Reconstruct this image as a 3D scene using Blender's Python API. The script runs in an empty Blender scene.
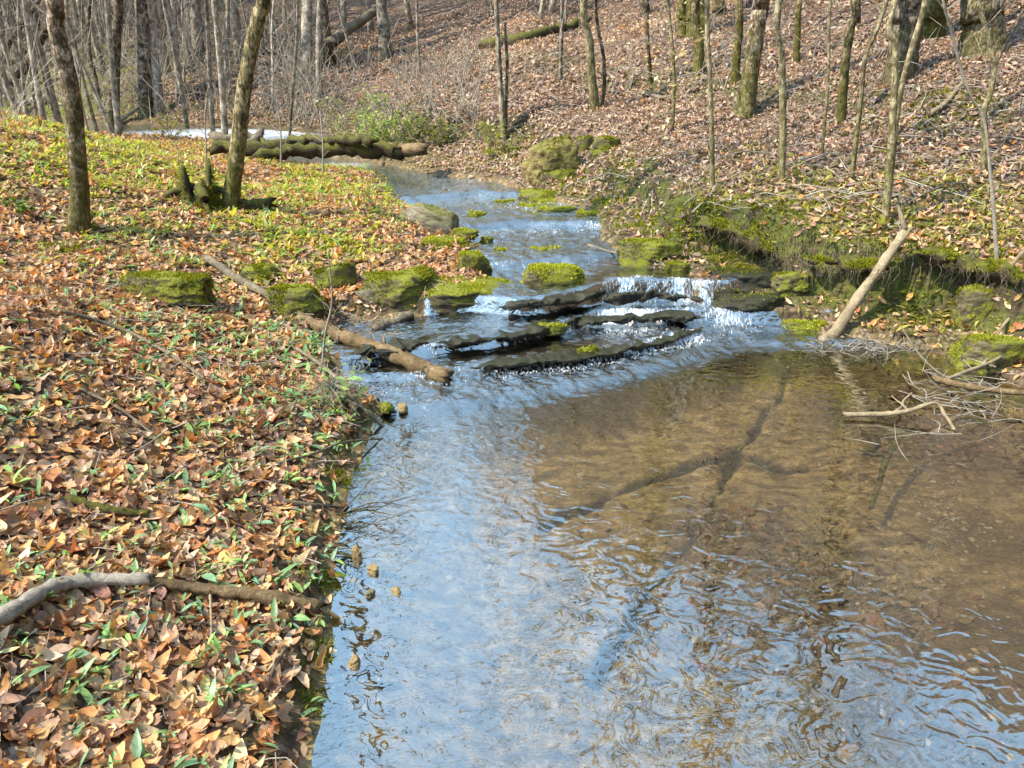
import bpy, math, random
import numpy as np

# ------------------------------------------------------------------ camera, sky, sun
sc = bpy.context.scene
COL = sc.collection
FPX = 773.0
PITCH = math.radians(22.7)
CAMZ = 2.1
cam = bpy.data.cameras.new("camera")
cam.sensor_width = 36.0
cam.lens = FPX / 1024 * 36
cam.clip_start = 0.05
cam.clip_end = 1000
camo = bpy.data.objects.new("camera", cam)
COL.objects.link(camo)
camo.location = (0, 0, CAMZ)
camo.rotation_euler = (math.pi / 2 - PITCH, 0, 0)
sc.camera = camo

SUN_AZ = math.radians(-108)      # clockwise from +y (towards +x)
SUN_EL = math.radians(50)
world = bpy.data.worlds.new("World")
sc.world = world
world.use_nodes = True
wn = world.node_tree
bg = wn.nodes["Background"]
sky = wn.nodes.new("ShaderNodeTexSky")
sky.sky_type = 'NISHITA'
sky.sun_disc = False
sky.sun_elevation = SUN_EL
sky.sun_rotation = SUN_AZ
sky.air_density = 1.0
sky.dust_density = 0.25
hsv = wn.nodes.new("ShaderNodeHueSaturation")
hsv.inputs["Saturation"].default_value = 0.85
hsv.inputs["Hue"].default_value = 0.478
wn.links.new(sky.outputs[0], hsv.inputs["Color"])
wn.links.new(hsv.outputs[0], bg.inputs[0])
bg.inputs[1].default_value = 0.15
sun = bpy.data.lights.new("sun", 'SUN')
sun.energy = 2.1
sun.angle = math.radians(0.5)
sun.color = (1.0, 0.88, 0.68)
suno = bpy.data.objects.new("sun", sun)
COL.objects.link(suno)
from mathutils import Vector
sd = Vector((math.sin(SUN_AZ) * math.cos(SUN_EL), math.cos(SUN_AZ) * math.cos(SUN_EL), math.sin(SUN_EL)))
suno.rotation_euler = sd.to_track_quat('Z', 'Y').to_euler()
suno.location = (10, 10, 20)
sc.view_settings.view_transform = 'Standard'
sc.view_settings.look = 'None'
sc.view_settings.gamma = 1.0
sc.view_settings.exposure = 2.17
sc.render.engine = 'CYCLES'
sc.cycles.max_bounces = 6
sc.cycles.diffuse_bounces = 3
sc.cycles.glossy_bounces = 3
sc.cycles.transmission_bounces = 4
sc.cycles.transparent_max_bounces = 12
sc.cycles.caustics_reflective = False
sc.cycles.caustics_refractive = False
sc.cycles.sample_clamp_indirect = 4.0

RNG = np.random.default_rng(11)
random.seed(7)

# ------------------------------------------------------------------ numeric helpers
def ray(u, v):
    a = (u - 512) / FPX
    b = (384 - v) / FPX
    cp, sp = math.cos(PITCH), math.sin(PITCH)
    return np.array([a, cp + b * sp, -sp + b * cp])

def W(u, v, z):
    """point of the horizontal plane at height z seen at pixel (u, v)"""
    d = ray(u, v)
    t = (z - CAMZ) / d[2]
    return np.array([0, 0, CAMZ]) + d * t

def sstep(a, b, x):
    t = np.clip((x - a) / (b - a), 0, 1)
    return t * t * (3 - 2 * t)

def _h(ix, iy, s):
    n = (ix.astype(np.int64) * 374761393 + iy.astype(np.int64) * 668265263 + s * 974634) & 0x7fffffff
    n = ((n ^ (n >> 13)) * 1274126177) & 0x7fffffff
    return ((n ^ (n >> 16)) & 0xffff) / 65535.0

def vnoise(x, y, s=0):
    ix = np.floor(x); iy = np.floor(y)
    fx = x - ix; fy = y - iy
    fx = fx * fx * (3 - 2 * fx); fy = fy * fy * (3 - 2 * fy)
    a = _h(ix, iy, s); b = _h(ix + 1, iy, s); c = _h(ix, iy + 1, s); d = _h(ix + 1, iy + 1, s)
    return (a + (b - a) * fx) * (1 - fy) + (c + (d - c) * fx) * fy

def fbm(x, y, sc_, s=0, o=4):
    r = 0; amp = 1.0; tot = 0
    x = np.asarray(x, float) * sc_; y = np.asarray(y, float) * sc_
    for k in range(o):
        r = r + amp * (vnoise(x + 17.3 * k, y - 9.1 * k, s + k) - 0.5)
        tot += amp; amp *= 0.5; x = x * 2.03; y = y * 2.03
    return r / tot * 2

# ------------------------------------------------------------------ the creek, read off as edge lines
LE = [(322, 768, 0), (327, 690, 0), (332, 610, 0), (345, 530, 0), (352, 480, 0), (372, 432, 0), (384, 408, .02),
      (352, 388, .06), (332, 350, .12), (322, 330, .14), (345, 318, .16), (420, 314, .18), (482, 300, .2),
      (490, 285, .33), (490, 262, .38), (470, 252, .42), (478, 236, .44), (440, 226, .46), (425, 208, .5),
      (396, 192, .53), (384, 174, .56), (366, 166, .58), (328, 163, .6), (286, 160, .6)]
RE = [(1060, 392, 0), (1024, 385, 0), (990, 368, 0), (940, 353, 0), (880, 347, 0), (830, 340, 0), (770, 333, .0), (738, 322, .05),
      (715, 300, .15), (694, 284, .33), (682, 268, .38), (640, 262, .4), (622, 250, .42), (600, 236, .44), (606, 222, .46),
      (592, 208, .5), (560, 198, .52), (530, 189, .54), (500, 180, .56), (478, 173, .57), (440, 168, .58), (408, 161, .59), (380, 156, .6),
      (330, 150, .6)]
LW = np.array([[1.0, -12], [0.7, -3], [0.25, 0.3], [-0.2, 1.2]] + [list(W(*p)[:2]) for p in LE]
              + [[-4.3, 14.6], [-4.9, 16.3], [-6.5, 17.1], [-9, 18.3], [-13, 20.6], [-18, 23.5], [-30, 30], [-60, 46]])
RW = np.array([[6.0, -12], [5.2, -2], [4.9, 2.0], [4.6, 4.2]] + [list(W(*p)[:2]) for p in RE]
              + [[-3.5, 17.4], [-4.8, 19.6], [-7, 20.9], [-10, 22.0], [-13.5, 23.6], [-18, 25.6], [-30, 32.5], [-60, 49]])
POLY = np.vstack([LW, RW[::-1]])

def warp(x, y):
    k = np.clip(np.hypot(x, y) / 5, .5, 2.0)
    return x + k * (.07 * fbm(x, y, 1.7, 201, 3) + .035 * fbm(x, y, 7, 203, 3)), y + k * (.07 * fbm(x, y, 1.7, 205, 3) + .035 * fbm(x, y, 7, 207, 3))

def dist_pl(x, y, pl, wp=True):
    if wp: x, y = warp(x, y)
    best = np.full(x.shape, 1e9)
    for (ax, ay), (bx, by) in zip(pl[:-1], pl[1:]):
        vx, vy = bx - ax, by - ay
        t = np.clip(((x - ax) * vx + (y - ay) * vy) / (vx * vx + vy * vy + 1e-12), 0, 1)
        d = (x - ax - t * vx) ** 2 + (y - ay - t * vy) ** 2
        best = np.minimum(best, d)
    return np.sqrt(best)

def inside(x, y):
    x, y = warp(x, y)
    r = np.zeros(x.shape, bool)
    n = len(POLY)
    for i in range(n):
        ax, ay = POLY[i]; bx, by = POLY[(i + 1) % n]
        if ay == by: continue
        c = ((ay > y) != (by > y)) & (x < (bx - ax) * (y - ay) / (by - ay) + ax)
        r ^= c
    return r

# rock steps of the bed: (pixel u, v, height of the lip), drop
LEDGES = {
    'A': ([(380, 408, .04), (470, 402, .04), (540, 391, .04), (620, 376, .04), (680, 359, .04), (738, 342, .04)], [.03, .04, .04, .04, .04, .03]),
    'B': ([(390, 374, .09), (470, 365, .09), (560, 358, .09), (620, 350, .09), (685, 335, .09), (735, 325, .09)], [.03, .04, .05, .05, .05, .04]),
    'C': ([(320, 356, .17), (440, 342, .17), (510, 335, .17), (560, 323, .18), (600, 311, .19), (705, 309, .19)], [.05, .08, .09, .09, .09, .10]),
    'D': ([(486, 292, .34), (545, 296, .34), (592, 289, .35), (612, 279, .37), (640, 277, .37), (700, 279, .37)], [.15, .15, .17, .18, .18, .18]),
    'E': ([(470, 258, .42), (540, 256, .42), (615, 252, .42)], [.05, .05, .05]),
    'F': ([(430, 222, .48), (520, 218, .48), (610, 222, .48)], [.06, .06, .06]),
    'G': ([(390, 190, .55), (470, 186, .55), (540, 192, .55)], [.06, .06, .06]),
}
LG = {}
for k, (pts, hs) in LEDGES.items():
    w = np.array([W(*p)[:2] for p in pts])
    LG[k] = (w[:, 0], w[:, 1], np.array(hs), w)

def level(x, y, wide=0.0):
    z = np.zeros(np.shape(x))
    for k, (gx, gy, gh, _) in LG.items():
        g = np.interp(x, gx, gy); h = np.interp(x, gx, gh)
        wd = {'D': .05, 'C': .06}.get(k, .08) + wide
        g2 = g + (.13 if k == 'D' else .07) * fbm(x, y * 0.2, 3.0, 40 + ord(k), 3)
        z = z + h * sstep(-wd * .4, wd, y - g2)
    return z + 0.07 * sstep(9, 17, y)

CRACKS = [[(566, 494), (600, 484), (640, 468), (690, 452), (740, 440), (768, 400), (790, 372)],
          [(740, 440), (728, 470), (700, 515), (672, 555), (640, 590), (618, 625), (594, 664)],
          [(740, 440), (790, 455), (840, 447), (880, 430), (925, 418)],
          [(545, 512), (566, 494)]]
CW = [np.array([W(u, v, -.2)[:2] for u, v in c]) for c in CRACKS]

def terrain(x, y, full=False):
    x = np.asarray(x, float); y = np.asarray(y, float)
    dl = dist_pl(x, y, LW); dr = dist_pl(x, y, RW)
    ins = inside(x, y)
    lv = level(x, y); lvs = level(x, y, 1.2)
    left = dl < dr
    d = np.minimum(dl, dr)
    lvo = lvs + (lv - lvs) * np.exp(-d / .25)
    n1 = fbm(x, y, .55, 3, 4); n2 = fbm(x, y, 3.0, 9, 4)
    # left bank: a small cut, a rising slope, then the flat inside the bend
    dj = np.maximum(dl + .10 * n2 * sstep(.05, .5, dl), 0)
    near = 1 - sstep(4.2, 7.0, y)
    zl = .06 * sstep(0, .16, dj) + .30 * np.minimum(dj, 2.0) * near + (1 - near) * (.13 * np.minimum(dj, 6)) \
        + near * .17 * np.clip(dj - 2.0, 0, 5) + .06 * np.clip(dj - 2.0, 0, 4) * (1 - near)
    zl = zl + .16 * np.clip(dl - 2.6, 0, 6) * sstep(3.5, 6.5, y) * (1 - sstep(11.5, 15, y)) + .10 * np.clip(dl - 1.2, 0, 4) * near
    zl = zl + .38 * np.clip(dl - 9, 0, 40) * sstep(-8, -14, x)
    zl = zl - .35 * sstep(12.5, 17, y) * sstep(0, 3, dl)
    # right bank: foot shelf, steep face, bench, second scarp, hill
    m = sstep(.4, 2.2, x)
    e = .12 * n2
    dk = np.maximum(dr + e * sstep(.1, .5, dr), 0)
    zr = .06 * sstep(0, .10, dk) + m * (.05 * sstep(.15, .45, dk) + .42 * sstep(.42, .74, dk) + .17 * np.clip(dk - .74, 0, 2.2)
                                        + .30 * np.clip(dk - 2.94, 0, 30) + .16 * sstep(3.3, 3.7, dk + .5 * n1)) \
        + (1 - m) * (.30 * np.minimum(dk, 1.0) + .40 * np.clip(dk - 1.0, 0, 4) + .36 * np.clip(dk - 5, 0, 30))
    zr = zr + .28 * np.clip(dr - 9, 0, 60) + .57 * np.clip(dr - 11, 0, 60) * sstep(-.5, 5, x)
    cap = 9 + 80 * sstep(-9, 8, x)
    zr = np.where(zr > cap * .6, cap * .6 + cap * .4 * (1 - np.exp(-(zr - cap * .6) / (cap * .4))), zr)
    # a cut-bank above the bend
    zr = zr + (1 - m) * .30 * sstep(.9, 1.3, dk + .4 * n1) * sstep(11, 13, y) * (1 - sstep(0, 1.5, x))
    zo = lvo + np.where(left, zl, zr) + (.05 * n1 + .035 * n2) * sstep(.05, .6, d) + .25 * n1 * sstep(3, 12, d)
    # bed
    gA = np.interp(x, LG['A'][0], LG['A'][1])
    pool = 1 - sstep(-.35, -.02, y - gA)
    nb = fbm(x, y, 2.2, 21, 4)
    dep = pool * (np.minimum(.30, .03 + d * .42) + .05 * nb) + (1 - pool) * (np.minimum(.035, .01 + d * .2) + .03 * nb)
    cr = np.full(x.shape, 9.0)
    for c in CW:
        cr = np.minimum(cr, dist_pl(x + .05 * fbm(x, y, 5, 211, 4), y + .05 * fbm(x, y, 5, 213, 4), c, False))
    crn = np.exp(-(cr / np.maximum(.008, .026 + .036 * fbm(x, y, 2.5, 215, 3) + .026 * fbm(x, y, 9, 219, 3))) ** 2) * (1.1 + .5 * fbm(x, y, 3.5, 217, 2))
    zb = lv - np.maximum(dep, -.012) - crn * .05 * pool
    z = np.where(ins, zb, zo)
    if full:
        return z, ins, d, left, lv, pool, crn, cr
    return z

def polar_grid(th, rr):
    A, R = np.meshgrid(th, rr)
    X = np.sin(A) * R; Y = np.cos(A) * R
    n, m = R.shape
    i = np.arange(n - 1)[:, None] * m; j = np.arange(m - 1)[None]
    Q = np.stack([i + j, i + j + 1, i + m + j + 1, i + m + j], -1).reshape(-1, 4)
    return X.ravel(), Y.ravel(), Q

th_f = np.linspace(-41, 41, 470)
th = np.radians(np.concatenate([np.linspace(-180, -42.5, 46), th_f, np.linspace(42.5, 180, 46)]))
rr = np.concatenate([[0.02, .5, .9], np.geomspace(1.25, 16, 540), np.geomspace(16.3, 160, 90)])
X, Y, Q = polar_grid(th, rr)
Z, ins, d, left, lv, pool, crn, cr = terrain(X, Y, True)
GRID = (X, Y, Q, Z, ins, d, left, lv, pool, crn, cr)
ZG = Z.reshape(len(rr), len(th))
def ground_z(x, y):
    """height of the ground sheet, read off its own grid"""
    x = np.asarray(x, float); y = np.asarray(y, float)
    r = np.clip(np.hypot(x, y), rr[0], rr[-1] * .999); a = np.clip(np.arctan2(x, y), th[0], th[-1] - 1e-6)
    i = np.clip(np.searchsorted(rr, r) - 1, 0, len(rr) - 2); j = np.clip(np.searchsorted(th, a) - 1, 0, len(th) - 2)
    f = (r - rr[i]) / (rr[i + 1] - rr[i]); g = (a - th[j]) / (th[j + 1] - th[j])
    return (ZG[i, j] * (1 - f) + ZG[i + 1, j] * f) * (1 - g) + (ZG[i, j + 1] * (1 - f) + ZG[i + 1, j + 1] * f) * g

TT = np.geomspace(1.2, 110, 1400)
def hits(us, vs):
    """first points of the ground seen at pixels (us, vs)"""
    us = np.atleast_1d(np.asarray(us, float)); vs = np.atleast_1d(np.asarray(vs, float))
    D = np.stack([ray(u, v) for u, v in zip(us, vs)])
    P = D[:, None] * TT[None, :, None]; P[..., 2] += CAMZ
    g = P[..., 2] - ground_z(P[..., 0], P[..., 1])
    neg = g < 0
    i = np.where(neg.any(1), np.argmax(neg, 1), len(TT) - 1); i = np.maximum(i, 1)
    k = np.arange(len(us)); g0, g1 = g[k, i - 1], g[k, i]
    f = np.where(g1 < 0, g0 / (g0 - g1 + 1e-12), 1.0)
    t = TT[i - 1] + (TT[i] - TT[i - 1]) * np.clip(f, 0, 1)
    R = D * t[:, None]; R[:, 2] += CAMZ
    return R
def hit(u, v): return hits([u], [v])[0]

# ------------------------------------------------------------------ mesh helpers
def mk(name, V, Q=None, T=None, mat=None, parent=None, col=None, attrs=None, smooth=True):
    me = bpy.data.meshes.new(name)
    V = np.asarray(V, np.float32)
    me.vertices.add(len(V))
    me.vertices.foreach_set("co", V.ravel())
    idx = []; st = []; off = 0
    if Q is not None and len(Q):
        Q = np.asarray(Q, np.int32); idx.append(Q.ravel()); st.append(np.arange(len(Q)) * 4); off = Q.size
    if T is not None and len(T):
        T = np.asarray(T, np.int32); idx.append(T.ravel()); st.append(off + np.arange(len(T)) * 3)
    idx = np.concatenate(idx).astype(np.int32); st = np.concatenate(st).astype(np.int32)
    me.loops.add(len(idx)); me.loops.foreach_set("vertex_index", idx)
    me.polygons.add(len(st)); me.polygons.foreach_set("loop_start", st)
    if smooth:
        me.polygons.foreach_set("use_smooth", np.ones(len(st), bool))
    if col is not None:
        a = me.color_attributes.new("col", 'FLOAT_COLOR', 'POINT')
        c = np.ones((len(V), 4), np.float32); c[:, :3] = col
        a.data.foreach_set("color", c.ravel())
    for k, arr in (attrs or {}).items():
        a = me.attributes.new(k, 'FLOAT', 'POINT')
        a.data.foreach_set("value", np.asarray(arr, np.float32))
    me.update(calc_edges=True)
    if mat is not None: me.materials.append(mat)
    o = bpy.data.objects.new(name, me)
    COL.objects.link(o)
    if parent is not None: o.parent = parent
    return o

def tag(o, label=None, cat=None, group=None, kind=None):
    if label: o["label"] = label
    if cat: o["category"] = cat
    if group: o["group"] = group
    if kind: o["kind"] = kind
    return o

def empty(name, loc, label=None, cat=None, group=None):
    o = bpy.data.objects.new(name, None)
    o.empty_display_size = .2
    COL.objects.link(o)
    o.location = tuple(map(float, loc))
    return tag(o, label, cat, group)

def copy_tree(o, parent=None):
    c = o.copy(); COL.objects.link(c)
    if parent is not None: c.parent = parent
    for ch in list(o.children): copy_tree(ch, c)
    return c

class MB:
    def __init__(s): s.v = []; s.q = []; s.t = []; s.n = 0; s.c = []
    def add(s, V, Q=None, T=None, col=None):
        V = np.asarray(V, float)
        s.v.append(V)
        if Q is not None and len(Q): s.q.append(np.asarray(Q) + s.n)
        if T is not None and len(T): s.t.append(np.asarray(T) + s.n)
        if col is not None: s.c.append(np.broadcast_to(np.asarray(col, float), (len(V), 3)))
        s.n += len(V)
    def tube(s, P, R, sides=6, lobes=None, cap=True):
        P = np.asarray(P, float); R = np.asarray(R, float); n = len(P)
        T = np.gradient(P, axis=0); T /= np.linalg.norm(T, axis=1)[:, None] + 1e-9
        ref = np.array([0, 0, 1.0]) if abs(T[:, 2]).mean() < .8 else np.array([1.0, 0, 0])
        U = np.cross(T, ref); U /= np.linalg.norm(U, axis=1)[:, None] + 1e-9
        Wv = np.cross(T, U)
        a = np.arange(sides) / sides * 2 * math.pi
        rr = R[:, None] * (np.ones((n, sides)) if lobes is None else lobes)
        V = P[:, None] + rr[..., None] * (np.cos(a)[None, :, None] * U[:, None] + np.sin(a)[None, :, None] * Wv[:, None])
        V = V.reshape(-1, 3)
        i = np.arange(n - 1)[:, None] * sides; j = np.arange(sides)[None]; k = (j + 1) % sides
        Q = np.stack([i + j, i + k, i + sides + k, i + sides + j], -1).reshape(-1, 4)
        T3 = None
        if cap and sides > 3:
            V = np.vstack([V, P[0], P[-1]])
            b0, b1 = n * sides, n * sides + 1
            jj = np.arange(sides); kk = (jj + 1) % sides
            T3 = np.vstack([np.stack([kk, jj, np.full(sides, b0)], -1),
                            np.stack([(n - 1) * sides + jj, (n - 1) * sides + kk, np.full(sides, b1)], -1)])
        s.add(V, Q, T3)
    def build(s, name, mat, parent=None, origin=None, smooth=True):
        V = np.vstack(s.v)
        if origin is not None: V = V - np.asarray(origin)[None]
        return mk(name, V, np.vstack(s.q) if s.q else None, np.vstack(s.t) if s.t else None, mat, parent,
                  np.vstack(s.c) if s.c else None, smooth=smooth)

def smooth_path(pts, n):
    """Catmull-Rom through pts, n samples"""
    p = np.asarray(pts, float)
    if len(p) == 2: return p[0] + (p[1] - p[0]) * np.linspace(0, 1, n)[:, None]
    e = np.vstack([2 * p[0] - p[1], p, 2 * p[-1] - p[-2]])
    t = np.linspace(0, len(p) - 1 - 1e-6, n); i = t.astype(int); f = (t - i)[:, None]
    a, b, c, d = e[i], e[i + 1], e[i + 2], e[i + 3]
    return .5 * (2 * b + (c - a) * f + (2 * a - 5 * b + 4 * c - d) * f ** 2 + (3 * b - a - 3 * c + d) * f ** 3)

# ------------------------------------------------------------------ materials
class NT:
    def __init__(s, name):
        s.m = bpy.data.materials.new(name); s.m.use_nodes = True
        s.t = s.m.node_tree; s.t.nodes.clear()
        s.out = s.t.nodes.new("ShaderNodeOutputMaterial")
    def n(s, typ, **kw):
        nd = s.t.nodes.new("ShaderNode" + typ)
        for k, v in kw.items():
            if k in nd.inputs.keys() if not k.startswith('_') else False: nd.inputs[k].default_value = v
            else: setattr(nd, k.lstrip('_'), v)
        return nd
    def l(s, a, b): s.t.links.new(a, b)
    def val(s, x, inp):
        if isinstance(x, (int, float)): inp.default_value = x
        elif isinstance(x, tuple): inp.default_value = x
        else: s.l(x, inp)
    def math(s, op, a, b=0.0, clamp=False):
        nd = s.t.nodes.new("ShaderNodeMath"); nd.operation = op; nd.use_clamp = clamp
        s.val(a, nd.inputs[0]); s.val(b, nd.inputs[1]); return nd.outputs[0]
    def mix(s, f, a, b, mode='MIX'):
        nd = s.t.nodes.new("ShaderNodeMix"); nd.data_type = 'RGBA'; nd.blend_type = mode
        s.val(f, nd.inputs[0])
        for x, i in ((a, 6), (b, 7)):
            if isinstance(x, tuple) and len(x) == 3: x = x + (1,)
            s.val(x, nd.inputs[i])
        return nd.outputs[2]
    def ramp(s, f, stops, interp='LINEAR'):
        nd = s.t.nodes.new("ShaderNodeValToRGB"); cr = nd.color_ramp; cr.interpolation = interp
        while len(cr.elements) < len(stops): cr.elements.new(.5)
        for e, (p, c) in zip(cr.elements, stops):
            e.position = p; e.color = (c if isinstance(c, tuple) else (c, c, c)) + (1,)
        s.l(f, nd.inputs[0]); return nd.outputs[0]
    def noise(s, vec, scale, detail=4, rough=.55, dist=0.0, out=0):
        nd = s.t.nodes.new("ShaderNodeTexNoise")
        nd.inputs["Scale"].default_value = scale; nd.inputs["Detail"].default_value = detail
        nd.inputs["Roughness"].default_value = rough; nd.inputs["Distortion"].default_value = dist
        if vec is not None: s.l(vec, nd.inputs["Vector"])
        return nd.outputs[out]
    def voro(s, vec, scale, feature='F1', rnd=1.0):
        nd = s.t.nodes.new("ShaderNodeTexVoronoi"); nd.feature = feature
        nd.inputs["Scale"].default_value = scale; nd.inputs["Randomness"].default_value = rnd
        if vec is not None: s.l(vec, nd.inputs["Vector"])
        return nd
    def mapping(s, vec, scale=(1, 1, 1), rot=(0, 0, 0)):
        nd = s.t.nodes.new("ShaderNodeMapping")
        nd.inputs["Scale"].default_value = scale; nd.inputs["Rotation"].default_value = rot
        s.l(vec, nd.inputs[0]); return nd.outputs[0]
    def geo(s): return s.t.nodes.new("ShaderNodeNewGeometry")
    def tc(s): return s.t.nodes.new("ShaderNodeTexCoord")
    def attr(s, name):
        nd = s.t.nodes.new("ShaderNodeAttribute"); nd.attribute_name = name; return nd
    def bump(s, h, strength=.5, dist=.02):
        nd = s.t.nodes.new("ShaderNodeBump"); nd.inputs["Strength"].default_value = strength
        nd.inputs["Distance"].default_value = dist; s.l(h, nd.inputs["Height"]); return nd.outputs[0]
    def bsdf(s, color, rough=.8, normal=None, spec=.3):
        nd = s.t.nodes.new("ShaderNodeBsdfPrincipled")
        if isinstance(color, tuple): nd.inputs["Base Color"].default_value = color + (1,)
        else: s.l(color, nd.inputs["Base Color"])
        s.val(rough, nd.inputs["Roughness"]); nd.inputs["Specular IOR Level"].default_value = spec
        if normal is not None: s.l(normal, nd.inputs["Normal"])
        return nd.outputs[0]
    def fin(s, sh): s.l(sh, s.out.inputs[0]); return s.m

def mat_leaf(name, trans=.35, rough=.6, spec=.25, tmul=(1.3, 1.0, .6)):
    k = NT(name); a = k.attr("col")
    g = k.geo()
    nz = k.noise(g.outputs["Position"], 60, 3)
    c = k.mix(1.0, a.outputs["Color"], k.ramp(nz, [(.3, .72), (.7, 1.2)]), 'MULTIPLY')
    b = k.bsdf(c, rough, k.bump(nz, .25, .004), spec)
    t = k.n("BsdfTranslucent"); k.l(k.mix(1.0, c, tmul, 'MULTIPLY'), t.inputs[0])
    m = k.n("MixShader"); m.inputs[0].default_value = trans
    k.l(b, m.inputs[1]); k.l(t.outputs[0], m.inputs[2])
    return k.fin(m.outputs[0])

def mat_ground():
    k = NT("ground"); g = k.geo(); P = g.outputs["Position"]
    # litter: layered leaf-sized cells
    w = k.noise(P, 9, 3, out=1)
    Pw = k.mix(.06, P, w, 'ADD')
    v1 = k.voro(k.mapping(Pw, (1, 1.7, 1), (0, 0, .5)), 16)
    v2 = k.voro(k.mapping(Pw, (1.6, 1, 1), (0, 0, 1.3)), 21)
    sel = k.math('GREATER_THAN', k.noise(P, 7, 2), .5)
    cc = k.mix(sel, v1.outputs["Color"], v2.outputs["Color"])
    dd = k.mix(sel, v1.outputs["Distance"], v2.outputs["Distance"])
    sp = k.n("SeparateColor"); k.l(cc, sp.inputs[0])
    leaf = k.ramp(sp.outputs[0], [(0, (.045, .027, .018)), (.25, (.13, .075, .045)), (.5, (.21, .135, .085)), (.75, (.27, .19, .13)), (.9, (.33, .26, .20)), (1, (.22, .12, .05))])
    edge = k.ramp(dd, [(.25, 1.0), (.7, .35)])
    leaf = k.mix(1.0, leaf, edge, 'MULTIPLY')
    big = k.noise(P, .35, 3)
    leaf = k.mix(k.ramp(big, [(.4, 0.0), (.65, .5)]), leaf, k.mix(1.0, leaf, (1.0, .9, .95), 'MULTIPLY'))
    # soil and moss on the cut faces
    soil = k.ramp(k.noise(P, 22, 6, .7), [(.3, (.018, .012, .008)), (.55, (.06, .042, .026)), (.75, (.12, .085, .05))])
    moss = k.ramp(k.noise(P, 45, 4, .7), [(.3, (.03, .035, .008)), (.6, (.10, .11, .02)), (.8, (.18, .18, .04))])
    mmask = k.math('MULTIPLY', k.attr("moss").outputs["Fac"], k.ramp(k.noise(P, 5, 4, .65), [(.42, 0.0), (.54, 1.0)]))
    nsep = k.n("SeparateXYZ"); k.l(g.outputs["Normal"], nsep.inputs[0])
    steep = k.ramp(nsep.outputs[2], [(.62, 1.0), (.84, 0.0)])
    land = k.mix(steep, leaf, soil)
    land = k.mix(mmask, land, moss)
    grn = k.math('MULTIPLY', k.attr("green").outputs["Fac"], k.ramp(k.noise(P, 6, 5, .7), [(.42, 0.0), (.6, 1.0)]))
    gcol = k.ramp(k.noise(P, 30, 3, .6), [(.3, (.05, .07, .012)), (.55, (.15, .17, .025)), (.75, (.28, .25, .04))])
    land = k.mix(grn, land, gcol)
    # wet bedrock
    r1 = k.noise(k.mapping(P, (1, 2.2, 1), (0, 0, -.25)), 6.5, 10, .68, .4)
    r2 = k.noise(P, 1.3, 4)
    r3 = k.noise(k.mapping(P, (1, 3.2, 1), (0, 0, -.3)), 45, 5, .7)
    rock = k.ramp(r1, [(.28, (.045, .030, .014)), (.43, (.18, .12, .054)), (.55, (.36, .25, .118)), (.72, (.50, .37, .185))])
    rock = k.mix(k.ramp(r2, [(.35, 0.0), (.65, .75)]), rock, k.mix(1.0, rock, (.84, .90, .68), 'MULTIPLY'))
    rock = k.mix(.9, rock, k.ramp(r3, [(.32, .28), (.62, 1.3)]), 'MULTIPLY')
    rock = k.mix(.8, rock, k.ramp(k.noise(P, 16, 6, .72), [(.36, .45), (.56, 1.15)]), 'MULTIPLY')
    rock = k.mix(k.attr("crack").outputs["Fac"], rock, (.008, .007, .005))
    rock = k.mix(k.math('MULTIPLY', k.attr("silt").outputs["Fac"], .75), rock, k.ramp(r3, [(.3, (.015, .012, .008)), (.7, (.075, .055, .03))]))
    rap = k.ramp(r3, [(.3, (.014, .013, .012)), (.7, (.085, .07, .045))])
    rock = k.mix(k.attr("rapid").outputs["Fac"], rock, rap)
    bed = k.attr("bed").outputs["Fac"]
    col = k.mix(bed, land, rock)
    h1 = k.math('ADD', k.math('MULTIPLY', dd, -1.2), k.math('MULTIPLY', k.noise(P, 30, 4), .6))
    hm = k.n("Mix"); k.l(bed, hm.inputs[0]); k.l(h1, hm.inputs[2]); k.l(k.math('ADD', r1, k.math('MULTIPLY', r3, .4)), hm.inputs[3])
    nrm = k.bump(hm.outputs[0], .7, .03)
    return k.fin(k.bsdf(col, k.ramp(bed, [(0, .85), (1, .55)]), nrm, .25))

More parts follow.
